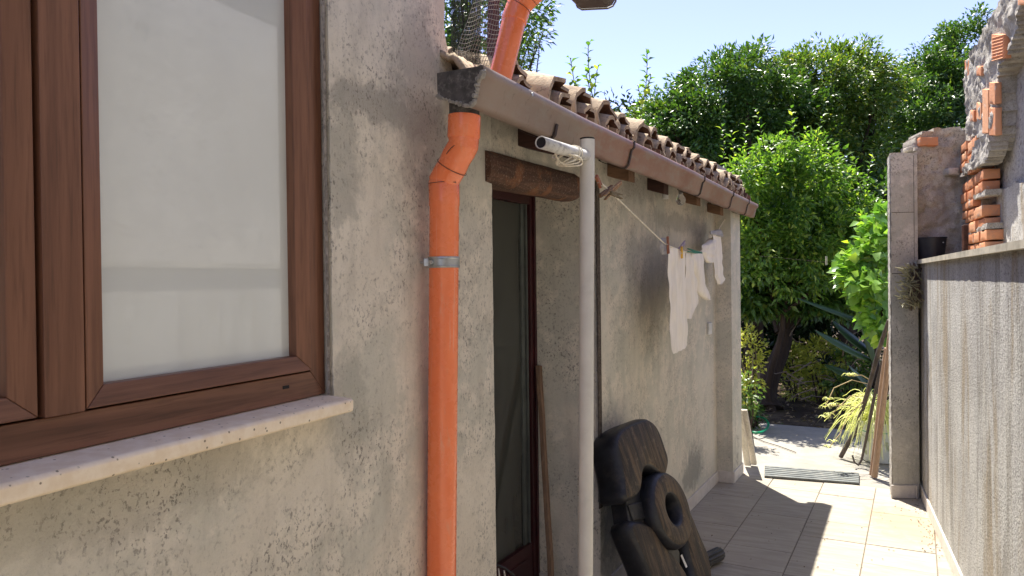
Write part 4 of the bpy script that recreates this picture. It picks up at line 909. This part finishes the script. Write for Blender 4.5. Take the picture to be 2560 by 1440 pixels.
def crown(blobs, ncl, per, cr_, L, Wd, drop=.3):
    """blobs (centre, radii, weight) -> leaves in uneven clumps"""
    Ps, Ds, Ns = [], [], []; cs = []
    wts = np.array([b[2] for b in blobs], float); wts /= wts.sum()
    for (c, rad, wt), k in zip(blobs, (wts*ncl).astype(int)):
        d = rv(k); r = rng.uniform(.25, 1, k)**.45
        r = r*(1+.16*np.sin(d[:, 0]*5+c[0]*3)*np.cos(d[:, 2]*6+c[1]))
        cen_ = np.array(c)+d*r[:, None]*np.array(rad)
        for q_, dd_ in zip(cen_, d):
            m_ = int(per*rng.uniform(.4, 1.5)); rr = cr_*rng.uniform(.6, 1.5)
            o = rv(m_)*(rng.uniform(0, 1, m_)**.5)[:, None]*rr*np.array([1, 1, .75])
            Ps.append(q_+o); out = o/rr+dd_*.6+rv(m_)*.55; out[:, 2] -= drop*.4; Ds.append(out)
            nn = rv(m_)*.75+dd_*.35; nn[:, 2] += .75; Ns.append(nn); cs.append(q_)
    P = np.concatenate(Ps); n = len(P)
    return P, np.concatenate(Ds), np.concatenate(Ns), L*rng.uniform(.6, 1.25, n), Wd*rng.uniform(.7, 1.2, n), cs
def shoots(bases, dirs, length, nl, L, Wd):
    Ps, Ds, Ns = [], [], []; stems = []
    for b, d in zip(bases, dirs):
        d = unit(d); side = unit(np.cross(d, [.3, .9, .2])); s2 = np.cross(d, side); ln_ = length*(rng.uniform(.7, 1.2) if len(bases) > 1 else 1); pts = []
        for i in range(8):
            a = i/7; pts.append(b+d*ln_*a+side*.06*ln_*math.sin(a*3+b[0]*9)+ZU*.04*a*a*ln_)
        stems.append(pts)
        for i in range(nl):
            a = (i+.5)/nl; k = a*7; j = min(6, int(k)); p = pts[j]*(1-(k-j))+pts[j+1]*(k-j)
            an = i*2.4+b[0]*5; o = side*math.cos(an)+s2*math.sin(an)
            Ps.append(p); Ds.append(o+d*.7); Ns.append(d*1.+rv(1)[0]*.5-o*.3)
    n = len(Ps); return np.array(Ps), np.array(Ds), np.array(Ns), L*rng.uniform(.6, 1.2, n), Wd*rng.uniform(.7, 1.2, n), stems
def make_tree(name, label, cat, base_, blobs, ncl, per, cr_, L, Wd, mat, tr=.08, limbs=7, trunk=True, group=None, sh=None, lean=(0, 0)):
    r = root(name, label, cat, base_, group)
    P, D, Nn, l_, w_, cs = crown(blobs, ncl, per, cr_, L, Wd)
    st = []
    if sh:
        a = shoots(*sh); P = np.concatenate([P, a[0]]); D = np.concatenate([D, a[1]]); Nn = np.concatenate([Nn, a[2]]); l_ = np.concatenate([l_, a[3]]); w_ = np.concatenate([w_, a[4]]); st = a[5]
    V, Fc = leaf_mesh(P, D, Nn, l_, w_); mesh_np('crown', V, Fc, mat, r)
    mb = MB(); top = np.mean([np.array(b[0]) for b in blobs], 0); b0 = np.array(base_)
    fork = b0+(top-b0)*np.array([.35, .35, .55]); fork[2] = b0[2]+(top[2]-b0[2])*.5
    pts = [b0*(1-k)+fork*k+np.array([.05*math.sin(k*5+b0[0]), .04*math.cos(k*4), 0])*(k > 0) for k in np.linspace(0, 1, 8)]
    if trunk: mb.tube(pts, [tr*(1.35-.1*i if i == 0 else 1-.06*i) for i in range(8)], 12)
    for i in range(limbs):
        e = cs[(i*37) % len(cs)]; mid = (fork+e)/2+rv(1)[0]*.12; mb.tube([fork, fork*.5+mid*.5+rv(1)[0]*.03, mid, e], [tr*.55, tr*.4, tr*.28, tr*.1], 7)
    for s_ in st: mb.tube(s_, [.006, .006, .005, .005, .004, .004, .003, .002], 5)
    mb.build('trunk', mat_bark, r, smooth=True)
    return r
ml_dark = leafmat('dark_citrus_leaf', (.028, .07, .016), (.07, .145, .028), (.15, .20, .04), .25)
ml_mid = leafmat('mid_green_leaf', (.045, .095, .018), (.11, .18, .032), (.27, .27, .05), .3)
ml_lime = leafmat('fresh_lime_leaf', (.045, .11, .022), (.13, .23, .038), (.36, .43, .09), .42)
ml_vine = leafmat('vine_leaf', (.10, .22, .05), (.20, .34, .06), (.30, .40, .05), .38, .32)
ml_yel = leafmat('yellow_weed_leaf', (.20, .24, .04), (.38, .38, .07), (.48, .44, .10), .35, .6)
ml_sp = leafmat('spider_leaf', (.50, .52, .24), (.66, .66, .42), (.74, .71, .52), .3, .5)
ml_suc = leafmat('succulent_leaf', (.20, .19, .10), (.34, .31, .19), (.16, .18, .06), .1, .4)
ml_ban = leafmat('banana_leaf', (.03, .07, .02), (.045, .09, .025), (.05, .10, .03), .25, .35)
def T(px, py, Y): return at(px, py, Y)
def gr(px, Y): q_ = at(px, 700, Y); return (q_[0], q_[1], -.06)
# big trees
make_tree('citrus_tree', 'broad dark green tree behind the outbuilding roof, left of centre', 'tree', gr(1905, 10.6),
          [(T(1820, 290, 10.8), (.95, 1.0, .95), 3), (T(1730, 350, 10.6), (.75, .8, .65), 2), (T(1930, 330, 11), (.9, .9, .9), 2), (T(1690, 300, 11), (.5, .5, .35), .7)], 520, 95, .19, .082, .034, ml_dark, .16, 9, group='large trees of the garden')
make_tree('citrus_tree', 'tall olive green tree with yellowing top in the middle of the garden', 'tree', gr(2120, 11.6),
          [(T(2060, 250, 11.6), (1.05, 1.0, .85), 3), (T(2150, 225, 11.8), (.48, .8, .6), 1.4), (T(2060, 400, 11.2), (1.3, 1.1, .8), 2.5), (T(1960, 220, 11.8), (.5, .6, .5), 1)], 540, 95, .18, .078, .034, ml_mid, .14, 8, group='large trees of the garden')
make_tree('citrus_tree', 'tall dark tree rising behind the pillar and rubble wall on the right', 'tree', gr(2350, 13.5),
          [(T(2390, 165, 13.5), (.52, .9, .85), 2), (T(2330, 240, 13.3), (.5, .9, .8), 2), (T(2330, 330, 13), (1.0, 1, 1.0), 2), (T(2250, 400, 13), (1.0, 1, 1.2), 1.3)], 470, 95, .2, .088, .036, ml_dark, .15, 8, group='large trees of the garden')
# fresh bush in front
lb_sh = [T(x+rng.uniform(-12, 12), y+rng.uniform(-10, 25), 8.7+rng.uniform(-.2, .3)) for x, y in ((1815, 400), (1835, 410), (1850, 430), (1880, 400), (1900, 395), (1925, 385), (1955, 380), (1975, 375), (1990, 400), (2020, 395), (2045, 385), (2060, 400), (2080, 470), (2110, 500), (2150, 480), (2175, 490), (2190, 520), (2200, 560), (1940, 430), (2000, 430))]
make_tree('lemon_tree', 'bright lime green bushy tree in sunlight beside the pilaster', 'tree', gr(1925, 9.2),
          [(T(1950, 520, 8.8), (.65, .6, .60), 4), (T(1855, 460, 8.7), (.30, .4, .38), 1.2), (T(2130, 600, 8.9), (.48, .5, .50), 2), (T(2020, 440, 8.8), (.36, .5, .38), 1.4), (T(1880, 620, 8.7), (.30, .4, .5), 1), (T(2030, 620, 8.7), (.6, .5, .45), 2), (T(1960, 700, 8.9), (.62, .5, .24), 1.2), (T(2090, 470, 8.9), (.2, .3, .3), .6), (T(1930, 390, 8.8), (.25, .3, .22), .5)], 330, 60, .15, .085, .036, ml_lime, .05, 9,
          sh=(lb_sh, [(rng.uniform(-.4, .4), rng.uniform(-.2, .2), 1) for _ in lb_sh], .42, 16, .085, .036))
# low dark canopy that closes the shade under the trees
make_tree('loquat_tree', 'low dark tree whose canopy shades the garden behind the lime bush', 'tree', gr(1915, 9.3),
          [(T(1900, 660, 9.9), (.8, .7, .35), 2), (T(2060, 640, 9.9), (.8, .6, .4), 2), (T(2000, 560, 10.6), (1.8, 1.0, .5), 2.5), (T(2200, 560, 10.4), (.9, .9, .8), 2), (T(2000, 620, 11.8), (2.4, 1.2, .7), 4), (T(1890, 745, 9.2), (.35, .3, .16), .9), (T(2050, 745, 9.3), (.6, .3, .16), 1.4)], 540, 70, .2, .12, .05, ml_dark, .15, 8)
for i, (px, py, Y, rx, rz, mt, lab) in enumerate(((1640, 330, 12.5, .55, .45, ml_mid, 'small pale tree showing just above the tiles at the sky line'), (1170, 40, 7.2, .75, .75, ml_dark, 'dark leafy tree behind the wire mesh above the gutter end'), (2440, 520, 14, 1.2, 2.2, ml_dark, 'dark tree hidden low behind the right-hand walls'))):
    c = T(px, py, Y); make_tree('garden_tree', lab, 'tree', (c[0], c[1], -.06), [(c, (rx, rx, rz), 1), (c-ZU*rz*.7, (rx, rx, rz), .8)], 150, 60, .16, .075, .03, mt, .07, 6)
c = T(1325, 130, 6.4); shb = [T(1300+rng.uniform(-15, 50), 185+rng.uniform(-8, 12), 6.4+rng.uniform(-.1, .1)) for _ in range(9)]
make_tree('olive_sapling', 'slender grey green sapling right of the upper orange pipe', 'sapling', (c[0], c[1], -.06), [(T(1300, 150, 6.4), (.12, .15, .16), 1)], 12, 30, .07, .05, .016, ml_mid, .02, 3,
          sh=(shb, [(rng.uniform(-.1, .35), 0, 1) for _ in shb], .36, 30, .045, .014))
# shoots above the roof
def sprig(px, y0, y1, Y, label, lean=0.):
    b = T(px, y0+60, Y); tp = T(px+lean, y1, Y); L_ = tp[2]-b[2]
    r = root('leafy_shoot', label, 'shoot', (b[0], b[1], b[2]), 'lime green shoots rising behind the roof tiles')
    a = shoots([b], [tp-b], L_/1.0, int(L_/.022), .075, .045); a2 = shoots([b+(tp-b)*.35, b+(tp-b)*.3], [(tp-b)+np.array([.25, 0, 0])*L_, (tp-b)-np.array([.2, 0, 0])*L_], L_*.35, 9, .055, .035)
    V, Fc = leaf_mesh(np.concatenate([a[0], a2[0]]), np.concatenate([a[1], a2[1]]), np.concatenate([a[2], a2[2]]), np.concatenate([a[3], a2[3]]), np.concatenate([a[4], a2[4]])); mesh_np('leaves', V, Fc, ml_lime, r)
    mb = MB(); [mb.tube(s_, .003, 5) for s_ in a[5]+a2[5]]; mb.build('stem', mat_bark, r)
sprig(1432, 235, 150, 5.3, 'short lime shoot, leftmost of the three over the tiles'); sprig(1482, 250, 110, 5.3, 'tall thin lime shoot in the middle of the three over the tiles', 0); sprig(1598, 275, 133, 5.6, 'slim upright lime shoot standing alone over the tiles, rightmost', 10)
# background hedge, one dense mass
Ps = crown([(T(1500, 420, 14), (2.2, .6, 1.2), 1), (T(1900, 600, 13.6), (2.4, .6, 2.0), 2.6), (T(2150, 800, 12.6), (2.6, .5, 2.0), 2.6), (T(2350, 500, 15), (2.4, .6, 2.6), 2), (T(1800, 850, 13), (2.2, .5, 1.8), 2), (T(1700, 480, 15), (3, .6, 2), 1.5)], 900, 60, .32, .15, .07)
V, Fc = leaf_mesh(*Ps[:5]); hg = mesh_np('hedge', V, Fc, leafmat('deep_green_leaf', (.010, .026, .007), (.022, .045, .011), (.04, .06, .015), .12), None, T(2000, 900, 13)); tag(hg, 'dense dark foliage mass closing the back of the garden', 'hedge', None, 'stuff')
# vine beside the pillar
vb = root('grape_vine', 'bright broad-leaved vine climbing beside the left edge of the pillar', 'vine', gr(2250, 6.6))
P, D, Nn, l_, w_, cs = crown([(T(2195, 620, 6.7), (.13, .25, .20), 2), (T(2170, 700, 6.7), (.20, .25, .20), 2), (T(2205, 790, 6.6), (.12, .2, .2), 1.6), (T(2150, 655, 6.8), (.12, .2, .12), 1), (T(2210, 560, 6.7), (.1, .2, .15), 1)], 95, 16, .10, .09, .095)
V, Fc = leaf_mesh(P, D*np.array([1, .4, 1]), Nn*np.array([1, 1, 1])+np.array([0, -.5, .2]), l_, w_, .12); mesh_np('foliage', V, Fc, ml_vine, vb)
mb = MB(); mb.tube([T(2225, 1100, 6.6), T(2222, 900, 6.6), T(2205, 780, 6.7), T(2190, 650, 6.7), T(2215, 540, 6.7)], [.02, .018, .014, .01, .006], 8); mb.build('stem', mat_bark, vb)
# banana plant, dark big leaves
bn = root('banana_plant', 'dark plant with huge paddle leaves in the shade left of the vine', 'plant', gr(2190, 8.0))
def blade(mbx, a, b, wd, sag, nrm):
    a, b = np.array(a), np.array(b); d = b-a; sd_ = unit(np.cross(d, nrm)); 
    def f(u, v):
        c = a+d*u-ZU*sag*u*u; wdt = wd*math.sin(math.pi*min(1, u*.93+.07))**.7
        return c+sd_*(v-.5)*wdt-unit(nrm)*abs(v-.5)*wdt*.3
    mbx.grid(f, 14, 6)
mb = MB()
for (x0, y0, x1, y1, wd, sg) in ((2180, 900, 2035, 820, .16, .02), (2190, 890, 2080, 800, .16, .0), (2200, 930, 2140, 720, .2, 0), (2180, 960, 2060, 900, .15, .05), (2200, 820, 1990, 735, .10, .04), (2190, 980, 2120, 900, .18, .05)):
    blade(mb, T(x0, y0, 8), T(x1, y1, 7.7+rng.uniform(0, .5)), wd, sg, np.array([.1, -.6, .8]))
mb.build('leaf', ml_ban, bn, smooth=True, solid=.002); mb = MB(); mb.tube([np.array(gr(2195, 8)), T(2190, 930, 8), T(2185, 870, 8)], [.06, .045, .03], 10); mb.build('stem', mat_bark, bn)
# undergrowth
def bush(px, py, Y, rx, rz, mt, lab, n=40, per=30, L=.07, Wd=.035, cat='shrub', name='shrub', group='weedy shrubs under the trees'):
    c = T(px, py, Y); r = root(name, lab, cat, (c[0], c[1], -.06), group); a = crown([(c, (rx, rx*.8, rz), 1)], n, per, .09, L, Wd)
    V, Fc = leaf_mesh(*a[:5]); mesh_np('foliage', V, Fc, mt, r); mb = MB()
    for i in range(7): e = a[5][(i*11) % len(a[5])]; mb.tube([np.array([c[0]+rng.uniform(-.1, .1), c[1], -.05]), (c+e)/2+rv(1)[0]*.08-ZU*.15, e], [.012, .009, .004], 5)
    mb.build('stem', mat_bark, r)
bush(1872, 900, 8.0, .14, .42, ml_yel, 'tall yellow green weeds close beside the house corner', 34, 18, .06, .03)
bush(1975, 915, 10.0, .30, .30, ml_yel, 'yellow green shrub just right of the dark trunk', 40, 24, .07, .035)
bush(2060, 900, 9.6, .32, .30, ml_yel, 'yellow leaved shrub in the middle of the undergrowth', 40, 24, .07, .035)
bush(2050, 970, 10.0, .5, .16, ml_yel, 'low straw coloured bush at the foot of the undergrowth', 50, 26, .07, .02)
bush(2125, 930, 9.2, .3, .35, ml_mid, 'green shrub behind the spider plant', 36, 26, .08, .04)
bush(1868, 1035, 7.9, .16, .16, ml_dark, 'small dark shrub by the green hose', 26, 24, .05, .025)
bush(1862, 985, 7.1, .08, .2, ml_mid, 'pale leafy weed behind the house corner', 16, 16, .05, .03)
# dead branches and leaf litter
mb = MB()
for i in range(60):
    a = T(rng.uniform(1950, 2200), rng.uniform(830, 1000), rng.uniform(8.6, 10.5)); d = rv(1)[0]*np.array([1, .5, .5]); L_ = rng.uniform(.2, .6)
    mb.tube([a, a+d*L_*.5+rv(1)[0]*.04, a+d*L_], [.010, .007, .003], 5)
for i in range(8):
    a = T(rng.uniform(1860, 1900), 960, rng.uniform(7.6, 8.4)); mb.tube([a, a+np.array([rng.uniform(-.06, .06), 0, .35])], [.008, .003], 5)
tag(mb.build('dead_branches', wood('dry_twig', (.12, .09, .06), (.2, .15, .1), 2), loc=(3.4, 9.5, 0)), 'tangle of dry dark branches in the undergrowth', 'branches', None, 'stuff')
n = 5000; P = np.stack([rng.uniform(-3, 10, n), rng.uniform(6, 13, n), np.zeros(n)], 1); P2 = P-A; s_ = P2@U; P = P[s_ > 2.5]; n = len(P); P[:, 2] = rng.uniform(-.055, .0, n)
V, Fc = leaf_mesh(P, rv(n)*np.array([1, 1, .2]), rv(n)*.5+ZU, .08*rng.uniform(.5, 1.2, n), .04)
tag(mesh_np('leaf_litter', V, Fc, leafmat('dry_leaf', (.16, .11, .06), (.25, .18, .10), (.1, .12, .04), .1, .8)), 'dry fallen leaves covering the garden soil', 'leaf litter', None, 'stuff')
spots = [(1803, 1222), (1872, 1243), (1879, 1238), (1774, 1265), (1736, 1280), (1876, 1288), (1894, 1289), (1820, 1220), (1990, 1210), (1812, 1238), (1780, 1245), (2098, 1240), (2290, 1280), (2280, 1300), (2140, 1413), (2010, 1415), (1940, 1350), (2230, 1235), (2240, 1262), (2255, 1270), (2270, 1275), (2265, 1258)]
for _ in range(80):
    y_ = 1245+rng.uniform(0, 150)**1.0; spots.append((2296+(y_-1230)*.40-abs(rng.normal(0, 22)), y_))
for _ in range(40): spots.append((rng.uniform(1700, 2250), rng.uniform(1225, 1430)))
P = np.array([fl(x, y, .004) for x, y in spots]); n = len(P)
V, Fc = leaf_mesh(P, rv(n)*np.array([1, 1, .05]), rv(n)*.3+ZU, .016*rng.uniform(.5, 1.3, n), .008)
tag(mesh_np('fallen_bits', V, Fc, leafmat('dry_crumb', (.08, .05, .03), (.14, .09, .05), (.06, .05, .04), .0, .9)), 'scattered dry leaf bits on the floor tiles', 'leaf litter', None, 'stuff')
mb = MB(); mb.tube([T(1900, 640, 7.6), T(2060, 655, 7.0), T(2235, 640, 6.3)], .0008, 5)
tag(mb.build('garden_wire', mat_bracket, loc=T(2060, 655, 7.0)), 'thin wire stretched across the garden in front of the bushes', 'wire')
gp = root('clothes_peg', 'small pale peg hanging alone from the garden wire in front of the bushes', 'clothes peg', T(2066, 654, 6.97), 'clothes pegs on the line')
for dx_ in (-.006, .006):
    mb = MB(); a = T(2066, 640, 6.97)+np.array([dx_, 0, 0]); mb.tube([a, a-ZU*.04, a-ZU*.085], [.003, .0045, .0035], 6); mb.build('peg_half', mat_plankw, gp)
# ---------------------------------------------------------------- things on the slab
gA, gB_, gC, gD = fl(1912, 1168), fl(2148, 1187), fl(2148, 1213), fl(1911, 1195)
grt = root('drain_grate', 'grey ribbed drain strip lying across the end of the tiles', 'drain grate', (gA+gC)/2)
mb = MB()
for k_ in range(6):
    a = k_/6; b = (k_+.62)/6; P4 = [gD+(gA-gD)*a, gC+(gB_-gC)*a, gC+(gB_-gC)*b, gD+(gA-gD)*b]; mb.add([p_ for p_ in P4]+[p_+ZU*.022 for p_ in P4], [(0, 1, 2, 3), (7, 6, 5, 4), (0, 4, 5, 1), (1, 5, 6, 2), (2, 6, 7, 3), (3, 7, 4, 0)])
mb.build('bar', mat_grate, grt, bevel=.004); mb = MB(); P4 = [gD, gC, gB_, gA]; mb.add([p_+ZU*.001 for p_ in P4]+[p_+ZU*.010 for p_ in P4], [(0, 1, 2, 3), (7, 6, 5, 4), (0, 4, 5, 1), (1, 5, 6, 2), (2, 6, 7, 3), (3, 7, 4, 0)]); mb.build('tray', mat_grate, grt)
def plank(p_bot, p_top, wd, thk, mat, name, label, cat, side, grp=None):
    d = unit(p_top-p_bot); L_ = np.linalg.norm(p_top-p_bot); sd_ = unit(side-d*np.dot(side, d)); nn = np.cross(d, sd_)
    mb = MB(lambda x, y, z: p_bot+d*x+sd_*y+nn*z); mb.box((0, -wd/2, -thk/2), (L_, wd/2, thk/2), jit=.002)
    return tag(mb.build(name, mat, loc=p_bot, bevel=.003), label, cat, grp)
pb0 = fl(1884, 1160, .01); plank(pb0, Hc(.36, .135, .52), .055, .02, mat_plankw, 'plank', 'bleached plank leaning outermost against the house corner', 'plank', N, 'planks leaning at the house corner')
pb1 = fl(1870, 1163, .01); plank(pb1, Hc(.365, .10, .50), .05, .02, mat_plankw, 'plank', 'bleached plank leaning innermost, half hidden by the house corner', 'plank', N, 'planks leaning at the house corner')
mb = MB(); c = fl(1890, 1065, .03)
pts = [T(1852, 1010, 7.3), T(1857, 1060, 7.2)]+[fl(1893+28*math.cos(a), 1062+20*math.sin(a), .05+.06*max(0, -math.sin(a))) for a in np.linspace(math.pi*1.05, math.pi*2.7, 24)]+[fl(1872, 1082, .02), fl(1862, 1086, .02)]
mb.tube(pts, .012, 8); tag(mb.build('hose', mat_hose, loc=c, smooth=True), 'green garden hose coiled on the slab by the house corner', 'hose')
mb = MB(); mb.tube([T(1852, 1040, 7.2), T(1860, 1012, 7.2), T(1874, 1004, 7.2), T(1894, 1008, 7.2)], .012, 8); tag(mb.build('hose', mat_hosew, loc=T(1860, 1020, 7.2), smooth=True), 'short cream hose end arching above the green hose', 'hose')
mb = MB(); mb.tube([fl(1880, 1090, .006), fl(1910, 1104, .006), fl(1950, 1116, .006), fl(1990, 1131, .006)], .004, 6); tag(mb.build('cable', mat_stick, loc=fl(1910, 1104), smooth=True), 'thin dark cable lying across the sunlit concrete', 'cable')
# sticks against the pillar
def stick(pts, rs, mat, name, label, grp='sticks and canes leaning on the pillar'):
    mb = MB(); mb.tube(pts, rs, 10); return tag(mb.build(name, mat, loc=pts[0], smooth=True), label, 'stick', grp)
b = fl(2186, 1192, .01); stick([b, T(2200, 1075, 5.78), T(2214, 960, 5.68), T(2226, 830, 5.6)], [.024, .023, .021, .019], mat_cane, 'cane', 'thick pale wooden cane leaning nearest the pillar')
b = fl(2178, 1188, .01); stick([b, T(2190, 1090, 5.9), T(2200, 980, 5.85), T(2215, 870, 5.75)], [.016, .016, .015, .012], mat_cane, 'cane', 'thinner cane standing just behind the thick pale one')
b = fl(2102, 1142, .012); stick([b, T(2120, 1108, 6.45), T(2143, 1075, 6.4), T(2150, 1040, 6.35), T(2168, 985, 6.2), T(2196, 880, 5.9), T(2222, 800, 5.75)], [.02, .021, .02, .021, .019, .018, .014], mat_stick, 'branch', 'crooked dark branch with a charred foot leaning left of the bucket')
stick([T(2131, 1138, 6.2), T(2136, 1156, 6.2), T(2146, 1163, 6.2), T(2154, 1150, 6.2), T(2166, 1095, 6.15), T(2180, 1020, 6.1), T(2192, 960, 6.0), T(2206, 900, 5.9)], [.007, .008, .009, .010, .011, .013, .012, .010], mat_stick, 'walking_stick', 'dark hooked stick with its curved end near the ground')
stick([fl(2229, 1206, .0), T(2229, 1150, 5.75), T(2230, 1090, 5.7)], [.006, .006, .005], mat_stick, 'rod', 'thin dark rod close against the foot of the pillar')
# plant pot bucket
pc = fl(2200, 1150, 0); pot = root('plant_pot', 'white paint bucket with green print used as a plant pot', 'plant pot', pc)
mb = MB(lambda x, y, z: pc+np.array([x, y, z])); mb.lathe([(.001, 0), (.135, 0), (.142, .02), (.150, .32), (.156, .325), (.156, .345), (.145, .345), (.140, .28), (.001, .27)], 40)
t = MT('printed_bucket', .45, .4); z_ = t.n('ShaderNodeSeparateXYZ', {0: t.tc.outputs['Object']}).outputs; o_ = t.co()
band = t.math('MULTIPLY', t.ramp(z_[2], .255, .258), t.ramp(z_[2], .262, .265, True)); gm_ = t.math('MULTIPLY', t.ramp(t.noise(t.co((1, 1, 2)), 9, 2, .4), .54, .56), t.math('MULTIPLY', t.ramp(z_[2], .25, .26), t.ramp(z_[2], .30, .31, True)))
c = t.mix(t.ramp(t.noise(o_, 8, 4, .6), .3, .7), (.62, .62, .56), (.48, .50, .42)); c = t.mix(t.math('MULTIPLY', t.ramp(t.noise(o_, 11, 3, .5), .52, .6), t.ramp(z_[2], .22, .24, True)), c, (.33, .36, .20)); c = t.mix(t.math('MAXIMUM', band, gm_), c, (.02, .28, .13))
t.color(c); mb.build('bucket', t.mat, pot, smooth=True, angle=40)
mb = MB(lambda x, y, z: pc+np.array([x, y, z])); mb.lathe([(.001, .285), (.139, .282)], 24); mb.build('soil', mat_soil, pot)
sp = root('spider_plant', 'pale arching spider plant growing out of the white bucket', 'spider plant', pc+ZU*.28)
mb = MB(); c0 = pc+ZU*.30
def ribbon(mbx, p0, az, L_, h, wd, droop):
    d = np.array([math.cos(az), math.sin(az), 0]); sd_ = np.array([-d[1], d[0], 0])
    def f(u, v): return p0+d*L_*u*(1-.12*u)+ZU*(h*math.sin(min(1, u*1.15)*math.pi*.62)-droop*u**2.3)+sd_*(v-.5)*wd*(1-u*.85)**.8+ZU*abs(v-.5)*wd*.5
    mbx.grid(f, 9, 2)
for i in range(420):
    ribbon(mb, c0+np.array([rng.normal(0, .04), rng.normal(0, .04), 0]), rng.uniform(0, 2*math.pi), rng.uniform(.20, .50), rng.uniform(.10, .34), rng.uniform(.009, .016), rng.uniform(.05, .42))
mb.build('leaves', ml_sp, sp, fix=False, smooth=True)
mb = MB(); ends = [[(2170, 960), (2130, 950), (2085, 970), (2062, 1020)], [(2170, 990), (2125, 990), (2085, 1030), (2062, 1045)], [(2160, 1000), (2120, 1040), (2100, 1085), (2072, 1120)], [(2175, 950), (2155, 938), (2140, 938), (2120, 940)], [(2150, 1020), (2110, 1012), (2070, 1015)]]
Pl = []
for e in ends:
    pts = [T(x, y, 6.25-.05*i) for i, (x, y) in enumerate(e)]; mb.tube(pts, .004, 6); Pl += [pts[-1], pts[-1]*.6+pts[-2]*.4]
mb.build('runner', simple('runner_stem', (.40, .30, .14), .6), sp)
for p_ in Pl:
    mb = MB()
    for k_ in range(11): ribbon(mb, p_, rng.uniform(0, 6.28), .06, .03, .006, .03)
    mb.build('plantlet', ml_sp, sp, fix=False)
# succulent hanging on the wall end
su = root('succulent', 'dry hanging succulent with finger-like leaves under the end of the ledge', 'succulent', Rc(TE, .02, 1.5))
mb = MB(); stems = MB()
for i in range(150):
    x, y = 2272+rng.normal(0, 13), rng.uniform(668, 775); 
    if y > 745: x += 4
    a = at(x+6, y, 5.20+rng.uniform(-.03, .07)); d = unit(np.array([-1+rng.normal(0, .5), rng.normal(0, .5)-.3, rng.normal(0, .45)+.1])); L_ = rng.uniform(.035, .075)
    b1 = a+d*L_*.5+ZU*.004; b2 = a+d*L_+ZU*rng.uniform(0, .02); mb.tube([a, b1, b2], [.0035, .0055, .002], 6)
for i in range(26):
    x = 2286+rng.normal(0, 6); y0 = rng.uniform(655, 690); stems.tube([at(x, y0, 5.26), at(x+rng.normal(0, 6), y0+40, 5.22), at(x+rng.normal(0, 7), min(780, y0+rng.uniform(60, 100)), 5.22)], .004, 5)
mb.build('leaves', ml_suc, su, smooth=True, fix=False); stems.build('stem', wood('dry_stem', (.09, .06, .04), (.16, .11, .07), 2), su)
# ---------------------------------------------------------------- mesh rolls above the gutter end
mr = root('wire_mesh_roll', 'roll of square steel mesh standing behind the near end of the gutter', 'wire mesh', at(1190, 160, 2.62))
mb = MB(); Ym = 2.60
rows_ = [(0, 1190, 1258), (45, 1178, 1252), (90, 1165, 1243), (130, 1150, 1230), (158, 1140, 1222)]
def mpt(u, v):      # u along width, v up
    y = 165-v*260; xl = np.interp(y, [-95, 0, 165], [1205, 1185, 1130]); xr = np.interp(y, [-95, 0, 100, 165], [1285, 1262, 1245, 1222])
    x = xl+(xr-xl)*u; return at(x, y-14*math.sin(u*math.pi)*.3+8*nz(u*3, v*3), Ym+.10*math.sin(u*math.pi*1.0)*-1)
for k_ in range(15): mb.tube([mpt(k_/14, v/14) for v in range(15)], .0009, 4)
for k_ in range(24): mb.tube([mpt(v/10, k_/23) for v in range(11)], .0009, 4)
mb.build('mesh', mat_mesh, mr)
sn = root('shade_net_roll', 'dark rolled shade netting hanging above the gutter end', 'netting', at(1150, 150, 2.7))
mb = MB()
def npt(u, v, j=0): y = 160-v*260; x = 1128+u*72+4*nz(u*9, v*5+j); return at(x, y, 2.72+.06*nz(u*5, v*3+j))
for j in range(3):
    for k_ in range(26): mb.tube([npt(k_/25+.01*j, v/12, j) for v in range(13)], .0008, 3, cap=False)
    for k_ in range(60): mb.tube([npt(v/8, (k_+.3*j)/59, j) for v in range(9)], .0007, 3, cap=False)
mb.build('net', mat_net, sn, fix=False)
p0 = at(1228, 175, 2.78); p1 = at(1236, -60, 2.78); mb = MB(); mb.tube([p0-ZU*.1, p1], .022, 4)
tag(mb.build('roof_post', mat_redpost, loc=p0), 'dark red square post behind the upper orange pipe', 'post')
